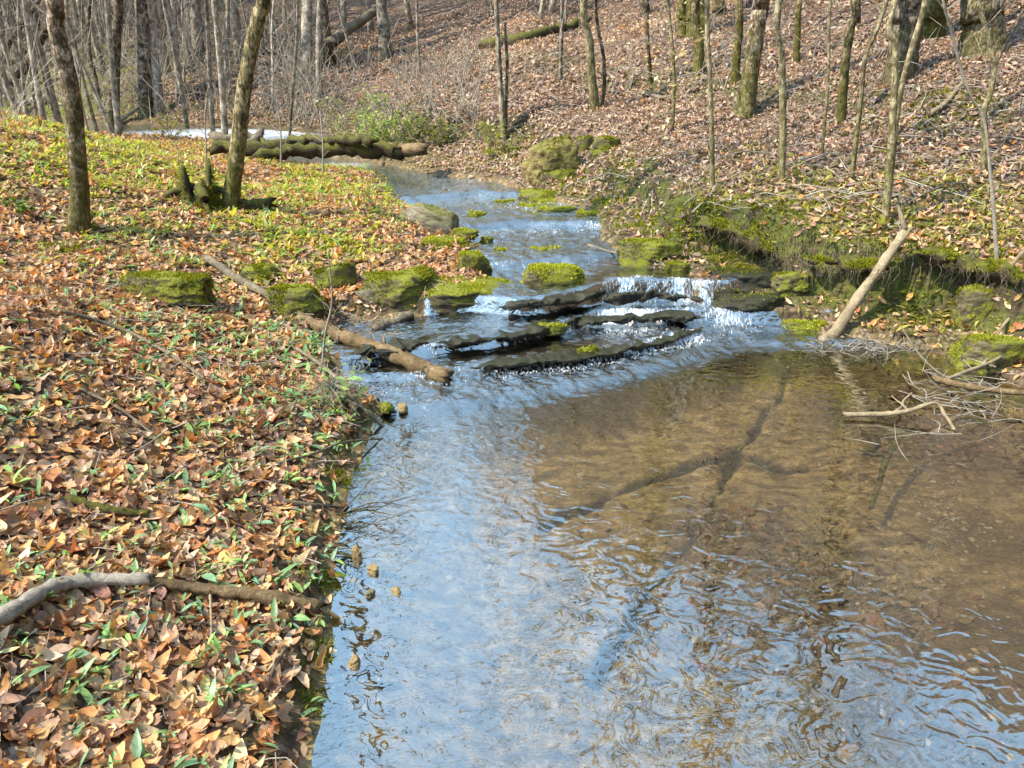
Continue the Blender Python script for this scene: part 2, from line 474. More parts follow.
def mat_water():
    k = NT("creek_water"); g = k.geo(); P = g.outputs["Position"]
    rough = k.attr("rough").outputs["Fac"]; foam_glare = k.attr("foam_glare").outputs["Fac"]
    # ripples: slow swells with fine wrinkles; rapids get coarse streaky chop
    wv = k.noise(k.mapping(P, (1, 1.2, 1), (0, 0, .35)), 7, 1.5, .4, 1.6)
    wf = k.noise(k.mapping(P, (1, 1.6, 1), (0, 0, -.2)), 26, 3, .5, .6)
    w = k.math('ADD', k.math('MULTIPLY', wv, .17), k.math('MULTIPLY', wf, .006))
    rp = k.noise(k.mapping(P, (1.0, 1.7, 1), (0, 0, .45)), 12, 2, .5, 1.2)
    rp2 = k.noise(k.mapping(P, (1.0, 1.5, 1)), 38, 2, .5)
    rr = k.math('ADD', k.math('MULTIPLY', rp, .6), k.math('MULTIPLY', rp2, .28))
    hh = k.n("Mix"); k.l(rough, hh.inputs[0]); k.l(w, hh.inputs[2]); k.l(rr, hh.inputs[3])
    nrm = k.bump(hh.outputs[0], 1.0, .020)
    fr = k.n("Fresnel"); fr.inputs[0].default_value = 1.40; k.l(nrm, fr.inputs["Normal"])
    fac = k.math('ADD', k.math('MULTIPLY', fr.outputs[0], 1.3), .29, True)
    gl = k.n("BsdfGlossy"); gl.inputs["Roughness"].default_value = .0; k.l(nrm, gl.inputs["Normal"])
    gl.inputs[0].default_value = (.95, 1, 1, 1)
    tr = k.n("BsdfTransparent"); tr.inputs[0].default_value = (.97, .94, .86, 1)
    ms = k.n("MixShader"); k.l(fac, ms.inputs[0]); k.l(tr.outputs[0], ms.inputs[1]); k.l(gl.outputs[0], ms.inputs[2])
    # white water, and sky glare painted white on the far creek
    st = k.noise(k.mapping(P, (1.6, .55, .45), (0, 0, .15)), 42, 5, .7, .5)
    thr = k.math('SUBTRACT', 1.0, foam_glare)
    fm = k.math('MULTIPLY', k.ramp(k.math('SUBTRACT', st, k.math('MULTIPLY', thr, .55)), [(.27, 0.0), (.42, 1.0)]), k.ramp(foam_glare, [(.02, 0.0), (.25, 1.0)]))
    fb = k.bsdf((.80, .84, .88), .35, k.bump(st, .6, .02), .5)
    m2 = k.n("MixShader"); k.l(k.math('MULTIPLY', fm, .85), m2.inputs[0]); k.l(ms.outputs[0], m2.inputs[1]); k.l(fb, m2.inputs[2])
    return k.fin(m2.outputs[0])

def mat_bark(name, dark, mid, light, moss=.5, mossh=.6, vs=9.0, lich=.35, bump=.6):
    k = NT(name); t = k.tc(); P = t.outputs["Object"]
    oi = k.n("ObjectInfo")
    off = k.n("VectorMath", _operation='ADD'); k.l(P, off.inputs[0])
    cx = k.n("CombineXYZ"); k.l(k.math('MULTIPLY', oi.outputs["Random"], 37.0), cx.inputs[0]); k.l(cx.outputs[0], off.inputs[1])
    P2 = off.outputs[0]
    n1 = k.noise(k.mapping(P2, (1, 1, .28)), vs * 5, 5, .65, .8)
    n2 = k.noise(P2, vs, 4, .6)
    c = k.ramp(n1, [(.38, dark), (.5, mid), (.64, light)])
    c = k.mix(k.math('MULTIPLY', k.ramp(n2, [(.5, 0.0), (.62, 1.0)]), lich), c, tuple(min(1, x * 1.5 + .05) for x in light))
    c = k.mix(k.ramp(k.noise(P2, vs * .9, 4, .7), [(.42, .85), (.52, 0.0)]), c, dark)
    sp = k.n("SeparateXYZ"); k.l(P, sp.inputs[0])
    hz = k.ramp(k.math('DIVIDE', sp.outputs[2], mossh), [(0.0, 1.0), (1.0, 0.0)])
    mm = k.math('MULTIPLY', k.ramp(k.math('ADD', k.noise(P2, vs * 1.4, 5, .7), k.math('MULTIPLY', hz, .32)), [(.52, 0.0), (.70, 1.0)]), moss)
    mc = k.ramp(n1, [(.3, (.025, .026, .004)), (.6, (.10, .098, .016)), (.8, (.17, .155, .03))])
    c = k.mix(mm, c, mc)
    br = k.ramp(oi.outputs["Random"], [(0, .8), (1, 1.2)])
    c = k.mix(1.0, c, br, 'MULTIPLY')
    return k.fin(k.bsdf(c, .9, k.bump(n1, bump, .015), .15))

def mat_wood(name, a, b, c_, moss=0.0, vs=6.0):
    k = NT(name); t = k.tc(); P = t.outputs["Object"]
    n1 = k.noise(P, vs * 5, 9, .75, 1.2); n2 = k.noise(P, vs * 1.1, 5, .65)
    c = k.ramp(n1, [(.3, a), (.52, b), (.75, c_)])
    c = k.mix(k.ramp(n2, [(.42, .6), (.6, 0.0)]), c, a)
    g = k.geo(); sp = k.n("SeparateXYZ"); k.l(g.outputs["Normal"], sp.inputs[0])
    mm = k.math('MULTIPLY', k.ramp(k.math('ADD', k.noise(P, vs, 4, .7), k.math('MULTIPLY', sp.outputs[2], .22)), [(.52, 0.0), (.66, 1.0)]), moss)
    mc = k.ramp(n1, [(.3, (.03, .035, .006)), (.7, (.16, .155, .025))])
    c = k.mix(mm, c, mc)
    return k.fin(k.bsdf(c, .85, k.bump(n1, .9, .02), .2))

def mat_rock(name, a, b, c_, moss=.5, wet=.6, spec=.4):
    k = NT(name); t = k.tc(); P = t.outputs["Object"]
    n1 = k.noise(k.mapping(P, (1, 1, 3.0)), 9, 8, .65, .3); n2 = k.noise(P, 4, 5, .7)
    c = k.ramp(n1, [(.3, a), (.52, b), (.74, c_)])
    g = k.geo(); sp = k.n("SeparateXYZ"); k.l(g.outputs["Normal"], sp.inputs[0])
    mm = k.math('MULTIPLY', k.ramp(k.math('ADD', n2, k.math('MULTIPLY', sp.outputs[2], .28)), [(.50, 0.0), (.66, 1.0)]), moss)
    nf = k.noise(P, 60, 4, .7)
    mc = k.ramp(nf, [(.3, (.04, .046, .006)), (.5, (.135, .145, .014)), (.75, (.27, .26, .03))])
    c = k.mix(mm, c, mc)
    return k.fin(k.bsdf(c, wet, k.bump(k.math('ADD', n1, k.math('MULTIPLY', nf, .4)), .8, .025), spec))

M = {}
M['ground'] = mat_ground(); M['water'] = mat_water()
M['leaf'] = mat_leaf("dead_leaf", .30)
M['wetleaf'] = mat_leaf("sodden_leaf", .1, .4, .3)
M['green'] = mat_leaf("green_leaf", .45, .4, .4, (1.1, 1.25, .4))
M['mossf'] = mat_leaf("moss_tuft", .35, .9, .05, (1.2, 1.1, .4))
M['bark'] = mat_bark("bark_grey_brown", (0.024, 0.018, 0.012), (0.173, 0.132, 0.093), (0.390, 0.315, 0.240), .55, .8)
M['barkd'] = mat_bark("bark_dark", (0.017, 0.012, 0.008), (0.112, 0.083, 0.054), (0.300, 0.240, 0.165), .5, .6)
M['barkm'] = mat_bark("bark_mossy", (0.026, 0.020, 0.008), (0.154, 0.119, 0.056), (0.364, 0.294, 0.168), .8, 1.0, 10)
M['barkh'] = mat_bark("bark_pale_grey", (.14, .115, .088), (.34, .285, .22), (.52, .455, .37), .15, .8, 8)  # pale grey bark of the copied woodland trees
M['barkp'] = mat_bark("bark_pale", (0.084, 0.066, 0.036), (0.250, 0.206, 0.112), (0.475, 0.400, 0.250), .45, 1.2, 12, .2, .3)
M['barkx'] = mat_bark("bark_mottled", (.035, .024, .012), (.20, .14, .095), (.46, .36, .27), .75, 1.5, 14, .55)
M['barkg'] = mat_bark("bark_far", (0.072, 0.058, 0.043), (0.246, 0.200, 0.152), (0.464, 0.392, 0.304), .25, 1.0, 8)
M['twig'] = mat_wood("grey_twig", (.20, .17, .135), (.43, .38, .31), (.60, .54, .46), 0)
M['wood'] = mat_wood("weathered_wood", (.07, .045, .022), (.24, .165, .085), (.42, .31, .18), .0)
M['woodp'] = mat_wood("bleached_wood", (.17, .13, .075), (.38, .30, .19), (.55, .46, .32), .0)
M['woodg'] = mat_wood("grey_wood", (.06, .05, .038), (.25, .20, .145), (.42, .36, .27), .15)
M['woodm'] = mat_wood("mossy_wood", (.02, .016, .009), (.09, .068, .036), (.2, .15, .085), .9)
M['rockm'] = mat_rock("mossy_rock", (.02, .018, .01), (.10, .082, .045), (.23, .185, .11), 1.0, .8, .2)
M['rockg'] = mat_rock("grey_rock", (.04, .035, .026), (.17, .145, .105), (.33, .29, .22), .35, .75, .25)
M['rockt'] = mat_rock("tan_rock", (.05, .036, .014), (.20, .15, .06), (.38, .29, .13), .6, .75, .25)
M['rockw'] = mat_rock("wet_rock", (.003, .003, .003), (.012, .011, .009), (.040, .034, .026), .10, .5, .3)
M['stone'] = mat_rock("yellow_stone", (.08, .05, .018), (.26, .17, .06), (.42, .31, .14), .1, .4, .5)

# ------------------------------------------------------------------ ground and water sheets
def gauss(x, y, u, v, r):
    p = hit_cache(u, v)
    return np.exp(-((x - p[0]) ** 2 + (y - p[1]) ** 2) / (r * r))
_hc = {}
def hit_cache(u, v):
    if (u, v) not in _hc: _hc[(u, v)] = hit(u, v)
    return _hc[(u, v)]

# where pale green spring cover grows: (u, v, radius m, strength)
GREEN = [(60, 130, 1.8, 1.0), (150, 150, 1.8, 1.0), (20, 160, 1.0, .6), (100, 190, .9, .8), (180, 175, 1.2, .9), (270, 180, 1.4, .8), (300, 200, 1.2, .9), (340, 190, 1.0, .8),
         (230, 240, .7, .9), (320, 245, .5, 1.0), (140, 240, .7, .6), (350, 170, 1.0, .7), (190, 255, .5, .6), (880, 200, .9, .55), (960, 200, .8, .6), (820, 205, .7, .4),
         (720, 185, .5, .35), (120, 160, 1.0, .9), (60, 100, 3, .9)]
def green_at(x, y):
    r = np.zeros(np.shape(x))
    for u, v, rad, s in GREEN: r = np.maximum(r, s * gauss(x, y, u, v, rad))
    return r

X, Y, Q, Z, ins, d, left, lv, pool, crn, cr = GRID
edge = np.where(ins, 1.0, np.clip(1 - d / .10, 0, 1))
silt = np.zeros(len(X))
for u, v, rad in [(800, 560, .55), (760, 600, .45), (870, 620, .4), (720, 520, .3), (960, 440, .55), (900, 420, .35), (990, 520, .35), (860, 400, .4), (930, 700, .6), (1000, 640, .5), (780, 360, .4), (1000, 400, .5)]:
    p = W(u, v, -.2); silt = np.maximum(silt, np.exp(-((X - p[0]) ** 2 + (Y - p[1]) ** 2) / rad ** 2))
silt = np.clip(silt * 1.3 + .6 * fbm(X, Y, 2.0, 77) * silt, 0, 1)
right = (~ins) & (~left)
mossa = np.clip(np.where(right, np.exp(-((d - .6) / .45) ** 2), np.where(left, .6 * np.exp(-(d / .25) ** 2), 0)), 0, 1)
mossa = np.maximum(mossa, np.where(right, .45 * np.exp(-((d - 3.6) / .5) ** 2), 0))
gr = green_at(X, Y) * np.where(ins, 0, 1)
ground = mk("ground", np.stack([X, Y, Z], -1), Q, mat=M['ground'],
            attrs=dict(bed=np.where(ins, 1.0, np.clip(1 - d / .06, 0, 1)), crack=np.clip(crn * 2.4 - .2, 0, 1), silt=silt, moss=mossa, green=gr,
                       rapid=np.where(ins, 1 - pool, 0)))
tag(ground, kind="structure")

thw = np.radians(np.linspace(-60, 60, 620))
rw = np.concatenate([np.geomspace(.6, 4.6, 150), np.geomspace(4.62, 9.5, 330), np.geomspace(9.55, 30, 170)])
X, Y, Q = polar_grid(thw, rw)
lv = level(X, Y)
dl = dist_pl(X, Y, LW); dr = dist_pl(X, Y, RW); ins = inside(X, Y); d = np.minimum(dl, dr)
gA = np.interp(X, LG['A'][0], LG['A'][1])
rough = sstep(-.25, .08, Y - gA) * (1 - .35 * sstep(.4, 2, Y - gA) * 0)
foam_glare = np.zeros(len(X)); calm = np.zeros(len(X))
for kk, (fs, ln, x0, x1) in {'A': (.34, .22, -.9, 1.9), 'B': (.38, .35, -.9, 1.8), 'C': (.5, .35, -1.6, 2.0), 'D': (.54, .28, .0, 1.9), 'E': (.16, .3, -.5, 1.2), 'F': (.10, .9, -1.2, 1.2), 'G': (.12, 1.2, -2, .6)}.items():
    gx, gy, gh, w = LG[kk]
    s = np.interp(X, gx, gy) - Y
    win = sstep(x0 - .3, x0 + .3, X) * (1 - sstep(x1 - .3, x1 + .3, X))
    if kk == 'C': win = win * (.35 + .65 * np.maximum(sstep(.55, .8, X), np.exp(-((X + .62) / .18) ** 2)))
    if kk == 'D': win = win * (.35 + .65 * sstep(.55, .75, X))
    foam_glare = np.maximum(foam_glare, fs * win * np.where(s > -.06, np.exp(-np.clip(s, 0, 9) / ln), 0))
    if kk in 'BCD':
        calm = np.maximum(calm, .85 * win * np.exp(-((s + .22) / .17) ** 2) * (1 - sstep(.65, .95, X) * (kk != 'D')))
for u_, v_, r_, f_ in [(655, 292, .2, .5), (690, 305, .2, .6), (700, 325, .2, .54), (715, 343, .25, .45), (640, 322, .2, .36), (612, 326, .15, .34), (500, 388, .5, .3), (420, 392, .35, .35), (640, 362, .4, .35)]:
    p_ = W(u_, v_, .15); foam_glare = np.maximum(foam_glare, f_ * np.exp(-((X - p_[0]) ** 2 + (Y - p_[1]) ** 2) / r_ ** 2))
foam_glare = foam_glare * (.65 + .7 * (fbm(X, Y, 3.0, 55) + .3))
foam_glare = np.clip(foam_glare + .14 * sstep(7.5, 8.2, Y) * (Y < 12.5) * (.5 + 1.5 * fbm(X * .5, Y, 2.6, 57, 3)) + .29 * sstep(.0, .3, Y - gA) * (Y < 12), 0, 1)
rough = np.clip(rough * (1 - calm), 0.0, 1)
foam_glare = np.maximum(foam_glare, 1.1 * np.exp(-((X + 7) / 3.2) ** 2 - ((Y - 19) / 2.2) ** 2)); foam_glare = np.maximum(foam_glare, .7 * np.exp(-((X + 2.9) / .9) ** 2 - ((Y - 13.4) / .7) ** 2))  # sky glare on the far creek and bend, painted as white colour
rough = np.where((Y > 13.5), .5, rough)
foam_glare = np.clip(foam_glare * (1 - .6 * calm), 0, 1)
chop = .022 * rough * fbm(X * 1.2 + .3 * Y, Y, 7, 61, 3) + .010 * rough * fbm(X, Y, 22, 71, 2)
keep = (ins | (d < .25)) & (Y > -2)
kq = keep[Q].all(1)
used = np.unique(Q[kq]); re = -np.ones(len(X), int); re[used] = np.arange(len(used))
water = mk("creek_water", np.stack([X, Y, lv + chop + .003], -1)[used], re[Q[kq]], mat=M['water'], attrs=dict(rough=rough[used], foam_glare=foam_glare[used]))
tag(water, kind="structure")

# ------------------------------------------------------------------ leaves, tufts and other scatter
def normal_at(x, y, e=.03):
    z = ground_z(x, y); zx = ground_z(x + e, y); zy = ground_z(x, y + e)
    n = np.stack([-(zx - z) / e, -(zy - z) / e, np.ones_like(z)], -1)
    return z, n / np.linalg.norm(n, axis=1)[:, None]

def unit(v): return v / (np.linalg.norm(v, axis=-1, keepdims=True) + 1e-9)

def leaf_arrays(P, N, L, Wd, yaw, tilt, fold, curl, nl=3, prof='oval', up=None, twist=0.0):
    """curled leaf blades lying on N; up=array of elevation angles makes them stand from their base"""
    n = len(P); rg = RNG
    t = np.linspace(0, 1, nl + 1)
    if prof == 'oval': w = np.sin(np.pi * np.clip(t, .03, .985)) ** .75
    elif prof == 'lance': w = np.sin(np.pi * np.clip(t, .05, .985) ** .8) ** .9
    else:                                                      # lobed
        w = np.array([.12, .75, .42, 1.0, .5, .72, .08])[:nl + 1]
    az = np.stack([np.cos(yaw), np.sin(yaw), np.zeros(n)], -1)
    if up is None:
        tl = rg.normal(0, 1, (n, 3)) * np.asarray(tilt)[:, None] if np.ndim(tilt) else rg.normal(0, tilt, (n, 3))
        Nn = unit(N + tl)
        A = unit(az - (az * Nn).sum(1)[:, None] * Nn)
        off = -.5
    else:
        A = az * np.cos(up)[:, None] + np.array([0, 0, 1.])[None] * np.sin(up)[:, None]
        B0 = np.stack([-np.sin(yaw), np.cos(yaw), np.zeros(n)], -1)
        Nn = unit(np.cross(A, B0)); off = 0.0
    B = np.cross(Nn, A)
    al = (t[None] + off) * L[:, None]                              # n, nl+1
    zc = curl[:, None] * L[:, None] * ((2 * t[None] - 1) ** 2 if up is None else -(t[None] ** 2))
    ws = w[None] * Wd[:, None] * .5
    c = P[:, None] + A[:, None] * al[..., None] + Nn[:, None] * zc[..., None]
    tw = rg.normal(0, .25, (n, 1)) if twist == 0 else np.full((n, 1), 0.)
    lft = c + B[:, None] * ws[..., None] + Nn[:, None] * (ws * (fold[:, None] + tw))[..., None]
    rgt = c - B[:, None] * ws[..., None] + Nn[:, None] * (ws * (fold[:, None] - tw))[..., None]
    V = np.stack([lft, c, rgt], 2).reshape(n, -1, 3)
    k = 3 * (nl + 1)
    i = np.arange(nl)[:, None] * 3
    q = np.concatenate([i + np.array([[0, 1, 4, 3]]), i + np.array([[1, 2, 5, 4]])])
    Q = (np.arange(n)[:, None, None] * k + q[None]).reshape(-1, 4)
    return V.reshape(-1, 3), Q, k

PAL = np.array([[.40, .28, .205], [.42, .235, .10], [.16, .10, .07], [.55, .43, .32], [.33, .26, .215], [.33, .15, .07], [.48, .34, .18], [.25, .175, .13]])
PNEAR = np.array([.22, .15, .12, .14, .09, .05, .14, .09])
PHILL = np.array([.20, .02, .15, .24, .28, .005, .02, .10])
def pal(n, p, jit=.16):
    c = PAL[RNG.choice(len(PAL), n, p=p / p.sum())]
    return np.clip(c * (1 + RNG.normal(0, jit, (n, 1))) * (1 + RNG.normal(0, .06, (n, 3))), .01, .8)

def sector(n, r0, r1, a0=-50, a1=48):
    r = np.sqrt(RNG.uniform(r0 * r0, r1 * r1, n)); a = np.radians(RNG.uniform(a0, a1, n))
    return np.sin(a) * r, np.cos(a) * r

VV = []; QQ = []; CC = []; off = 0
def push(V, Q, c, k):
    global off
    VV.append(V); QQ.append(Q + off); CC.append(np.repeat(c, k, 0)); off += len(V)

for r0, r1, dens, lm, nl, kind in [(.9, 3.6, 1250, .058, 4, 'oval'), (.9, 3.6, 300, .046, 6, 'lobed'), (3.6, 7.5, 850, .056, 3, 'oval'), (3.6, 7.5, 180, .052, 6, 'lobed'),
                                   (7.5, 13, 760, .058, 2, 'oval'), (13, 26, 330, .08, 2, 'oval')]:
    n = int(dens * math.pi * (r1 * r1 - r0 * r0) * 98 / 360)
    x, y = sector(n, r0, r1)
    inn = inside(x, y); dl_ = dist_pl(x, y, LW); dr_ = dist_pl(x, y, RW); dd_ = np.minimum(dl_, dr_)
    rt = dr_ < dl_
    keepp = np.ones(n)
    face = np.exp(-((dr_ - .58) / .22) ** 2) * sstep(.6, 2.2, x) * rt
    keepp *= 1 - .75 * face
    gg = green_at(x, y); keepp *= 1 - .12 * gg
    keepp *= np.where(dd_ < .10, .25, np.where((dd_ < .24) & (~rt), .55, 1))
    keepp *= np.where(rt, np.clip(.75 + 1.6 * fbm(x, y, .9, 5, 4), .18, 1), .8 + .4 * (fbm(x, y, 1.2, 5) > -.15))
    ok = (~inn) & (RNG.random(n) < keepp)
    x, y, rt = x[ok], y[ok], rt[ok]; n = len(x)
    z, N = normal_at(x, y)
    L = np.minimum(lm * RNG.lognormal(0, .38, n), lm * 1.55); 
    P = np.stack([x, y, z + RNG.uniform(.002, .03, n) * np.where(np.hypot(x, y) < 8, 1, 1.5)], -1)
    wd = L * (RNG.uniform(.34, .55, n) if kind == 'oval' else RNG.uniform(.75, 1.1, n))
    V, Q, k = leaf_arrays(P, N, L, wd, RNG.uniform(0, 2 * np.pi, n), np.abs(RNG.normal(.20, .16, n)), RNG.uniform(-.1, .75, n), RNG.normal(.14, .30, n), nl, kind)
    cN = pal(n, PNEAR); cH = pal(n, PHILL)
    cN = cN * np.array([1.32, 1.20, .98]); cH = cH * np.array([.92, .88, .85]) + .015
    c = np.where((rt & (RNG.random(n) < sstep(5, 9, y)))[:, None], cH, cN)
    if kind == 'lobed': c = c * np.array([.82, .78, .80])
    push(V, Q, c, k)
litter = mk("leaf_litter", np.vstack(VV), np.vstack(QQ), mat=M['leaf'], col=np.vstack(CC))
tag(litter, kind="stuff")

# drifts of leaves floating and caught under water
VV = []; QQ = []; CC = []; off = 0
xs = []; ys = []
for u, v, rad, n in [(800, 570, .5, 420), (750, 600, .4, 220), (860, 620, .4, 320), (720, 520, .25, 90), (960, 430, .45, 260), (900, 410, .3, 110), (930, 690, .35, 160), (690, 620, .3, 70), (600, 560, .6, 30), (345, 600, .12, 60), (352, 500, .12, 60), (340, 690, .12, 60), (385, 420, .15, 50)]:
    p = W(u, v, -.22); xs.append(p[0] + RNG.normal(0, rad * .6, n)); ys.append(p[1] + RNG.normal(0, rad * .6, n))
x = np.concatenate(xs); y = np.concatenate(ys); ok = inside(x, y); x, y = x[ok], y[ok]; n = len(x)
z, N = normal_at(x, y)
L = .055 * RNG.lognormal(0, .35, n)
V, Q, k = leaf_arrays(np.stack([x, y, z + .008], -1), N, L, L * RNG.uniform(.35, .7, n), RNG.uniform(0, 6.28, n), .22, RNG.uniform(0, .4, n), RNG.normal(.05, .1, n), 3)
c = pal(n, np.array([.1, .06, .40, .02, .14, .03, .04, .24])) * np.array([.38, .33, .23]); push(V, Q, c, k)
o = mk("sunken_leaves", np.vstack(VV), np.vstack(QQ), mat=M['wetleaf'], col=np.vstack(CC)); tag(o, kind="stuff")

# pebbles and grit on the bed
_pv = np.array([[0, 0, .6], [1, 0, 0], [.3, .95, 0], [-.8, .6, .1], [-.8, -.6, 0], [.3, -.95, .1]]); _pt = np.array([[0, 1, 2], [0, 2, 3], [0, 3, 4], [0, 4, 5], [0, 5, 1]])
gx = []; gy = []
for u, v, rad, n in [(900, 600, .8, 700), (700, 620, .7, 350), (560, 520, .8, 200), (950, 480, .5, 400), (350, 590, .16, 160), (350, 480, .15, 140), (345, 690, .14, 140), (400, 420, .25, 160), (800, 360, .5, 200)]:
    p = W(u, v, -.1); gx.append(p[0] + RNG.normal(0, rad * .6, n)); gy.append(p[1] + RNG.normal(0, rad * .6, n))
x = np.concatenate(gx); y = np.concatenate(gy); ok = inside(x, y); x, y = x[ok], y[ok]; n = len(x); z = ground_z(x, y)
sz = np.clip(.009 * RNG.lognormal(0, .55, n), .003, .035); ya = RNG.uniform(0, 6.28, n); sy = RNG.uniform(.55, 1, n)
pv = _pv[None] * (1 + RNG.normal(0, .18, (n, 6, 3))) * sz[:, None, None]; pv[..., 1] *= sy[:, None]
V = np.stack([pv[..., 0] * np.cos(ya)[:, None] - pv[..., 1] * np.sin(ya)[:, None] + x[:, None], pv[..., 0] * np.sin(ya)[:, None] + pv[..., 1] * np.cos(ya)[:, None] + y[:, None], pv[..., 2] + z[:, None]], -1).reshape(-1, 3)
c = np.array([[.20, .14, .07], [.30, .22, .12], [.12, .09, .05], [.36, .29, .19], [.07, .055, .035]])[RNG.integers(0, 5, n)]
tag(mk("creek_gravel", V, T=(np.arange(n)[:, None, None] * 6 + _pt[None]).reshape(-1, 3), mat=M['wetleaf'], col=np.repeat(c, 6, 0)), kind="stuff")

# green sprouts on the leaf floor
VV = []; QQ = []; CC = []; off = 0
def sprouts(x, y, lm, lv_, colr, wr=.30, up0=.5, zo=.03):
    ok = ~inside(x, y); x, y = x[ok], y[ok]
    x = np.repeat(x, lv_); y = np.repeat(y, lv_); n = len(x)
    z = ground_z(x, y)
    L = lm * RNG.lognormal(0, .3, n)
    P = np.stack([x + RNG.normal(0, .012, n), y + RNG.normal(0, .012, n), z + zo], -1)
    V, Q, k = leaf_arrays(P, None, L, L * RNG.uniform(wr * .7, wr * 1.2, n), RNG.uniform(0, 6.28, n), 0, RNG.uniform(.1, .5, n), RNG.uniform(.1, .55, n), 3, 'lance',
                          up=np.clip(RNG.normal(up0, .3, n), .05, 1.45))
    cl = np.asarray(colr); c = cl[RNG.integers(0, len(cl), n)] * (1 + RNG.normal(0, .15, (n, 1)))
    push(V, Q, np.clip(c, .01, .8), k)
# near: broad grey green blades in pairs
n = 640; x, y = sector(n, 1.2, 4.6, -50, -6); cl = fbm(x, y, 1.6, 91) > -.12; sprouts(x[cl], y[cl], .046, 3, [(.26, .44, .20), (.30, .50, .18), (.24, .42, .24), (.36, .52, .14)])
for u, v, rad, cnt in [(190, 340, .45, 70), (290, 345, .35, 80), (150, 420, .35, 50), (120, 260, .4, 60), (60, 620, .2, 14), (200, 650, .25, 22), (130, 330, .4, 60), (240, 330, .4, 80), (300, 400, .25, 50)]:
    p = hit_cache(u, v); sprouts(p[0] + RNG.normal(0, rad, cnt), p[1] + RNG.normal(0, rad, cnt), .055, 3, [(.20, .34, .15), (.18, .32, .18), (.26, .40, .12)])
# further: dense yellow green carpet
for u, v, rad, s in GREEN:
    p = hit_cache(u, v); cnt = int(720 * rad * rad * s)
    x = p[0] + RNG.normal(0, rad * .75, cnt); y = p[1] + RNG.normal(0, rad * .75, cnt)
    cl = fbm(x, y, 1.4, 93) + .5 * fbm(x, y, 5, 96) > -.06
    yel = [(.38, .40, .05), (.46, .43, .05), (.30, .38, .07), (.50, .43, .07), (.26, .40, .13)]
    if u > 600: yel = [(.36, .34, .08), (.40, .33, .09), (.30, .30, .08)]
    sprouts(x[cl], y[cl], .062, 3, yel, .28, .6)
o = mk("spring_sprouts", np.vstack(VV), np.vstack(QQ), mat=M['green'], col=np.vstack(CC)); tag(o, kind="stuff")

def tuft_arrays(P, N, h, w, col, lean=.45):
    n = len(P)
    D = unit(N + RNG.normal(0, lean, (n, 3)))
    S = unit(np.cross(D, RNG.normal(0, 1, (n, 3)))) * (w * .5)[:, None]
    V = np.stack([P - S, P + S, P + D * h[:, None]], 1).reshape(-1, 3)
    T = np.arange(3 * n).reshape(-1, 3)
    return V, T, np.repeat(col, 3, 0)
MOSSC = np.array([[.20, .225, .018], [.30, .32, .03], [.38, .38, .035], [.13, .16, .015], [.44, .42, .05]])
def mossc(n, bright=1.0): return MOSSC[RNG.integers(0, 5, n)] * bright * (1 + RNG.normal(0, .15, (n, 1)))

# moss and trailing root hair on the bank faces
VV = []; TT_ = []; CC = []; off = 0
for u, v, rad, cnt, br in [(700, 228, .25, 900, 1), (735, 238, .2, 900, .9), (660, 250, .3, 700, 1.1), (760, 250, .25, 500, .7), (900, 250, .35, 700, .6), (960, 250, .35, 700, .7), (1000, 240, .3, 500, .8), (820, 208, .35, 600, 1.1),
                       (980, 290, .25, 500, 1), (930, 280, .3, 400, .6), (870, 265, .3, 400, .5), (740, 150, .4, 500, .8), (950, 115, .4, 500, 1), (870, 130, .5, 400, .6), (555, 190, .5, 500, 1), (625, 165, .3, 300, 1),
                       (500, 150, .4, 500, 1.2), (340, 250, .25, 700, 1.3), (310, 240, .2, 400, 1.2), (80, 255, .15, 700, .8), (60, 250, .1, 400, .7), (250, 275, .2, 500, .7), (325, 580, .07, 500, .8), (335, 660, .06, 400, .8), (345, 480, .08, 400, .8), (310, 700, .06, 200, .6), (620, 215, .2, 500, 1), (610, 200, .2, 400, 1), (640, 225, .25, 300, .8)]:
    p = hit_cache(u, v)
    x = p[0] + RNG.normal(0, rad * .7, cnt); y = p[1] + RNG.normal(0, rad * .7, cnt)
    cl = (~inside(x, y)) & (fbm(x, y, 4, 95) > -.2); x, y = x[cl], y[cl]; n = len(x)
    if n == 0: continue
    z, N = normal_at(x, y)
    s_ = np.clip(np.hypot(x, y) / 6, .5, 2)
    V, T, c = tuft_arrays(np.stack([x, y, z], -1), N, RNG.uniform(.02, .05, n) * s_, RNG.uniform(.008, .02, n) * s_, mossc(n, br))
    VV.append(V); TT_.append(T + off); CC.append(c); off += len(V)
o = mk("bank_moss", np.vstack(VV), T=np.vstack(TT_), mat=M['mossf'], col=np.vstack(CC)); tag(o, kind="stuff")

# root hair and dry grass hanging over the cut bank
mb = MB()
hu = np.concatenate([RNG.uniform(690, 1024, 480), RNG.uniform(640, 1024, 220)]); hv = np.concatenate([RNG.uniform(235, 270, 480), RNG.uniform(105, 150, 220)])
for i, p in enumerate(hits(hu, hv)):
    L = RNG.uniform(.06, .22) * (1 if i < 480 else 1.6)
    yaw = RNG.uniform(math.pi * 1.1, math.pi * 1.8)
    dx, dy = math.cos(yaw) * .3, math.sin(yaw) * .3
    pts = [p, p + np.array([dx * L, dy * L, .05 * L]), p + np.array([dx * L * 1.6, dy * L * 1.8, -.5 * L]), p + np.array([dx * L * 1.8, dy * L * 2.0, -1.0 * L])]
    mb.tube(smooth_path(pts, 5), np.linspace(.0028, .001, 5) * (1 if i < 480 else 1.8), 3, cap=False)
tag(mb.build("root_hair", M['woodg']), kind="stuff")

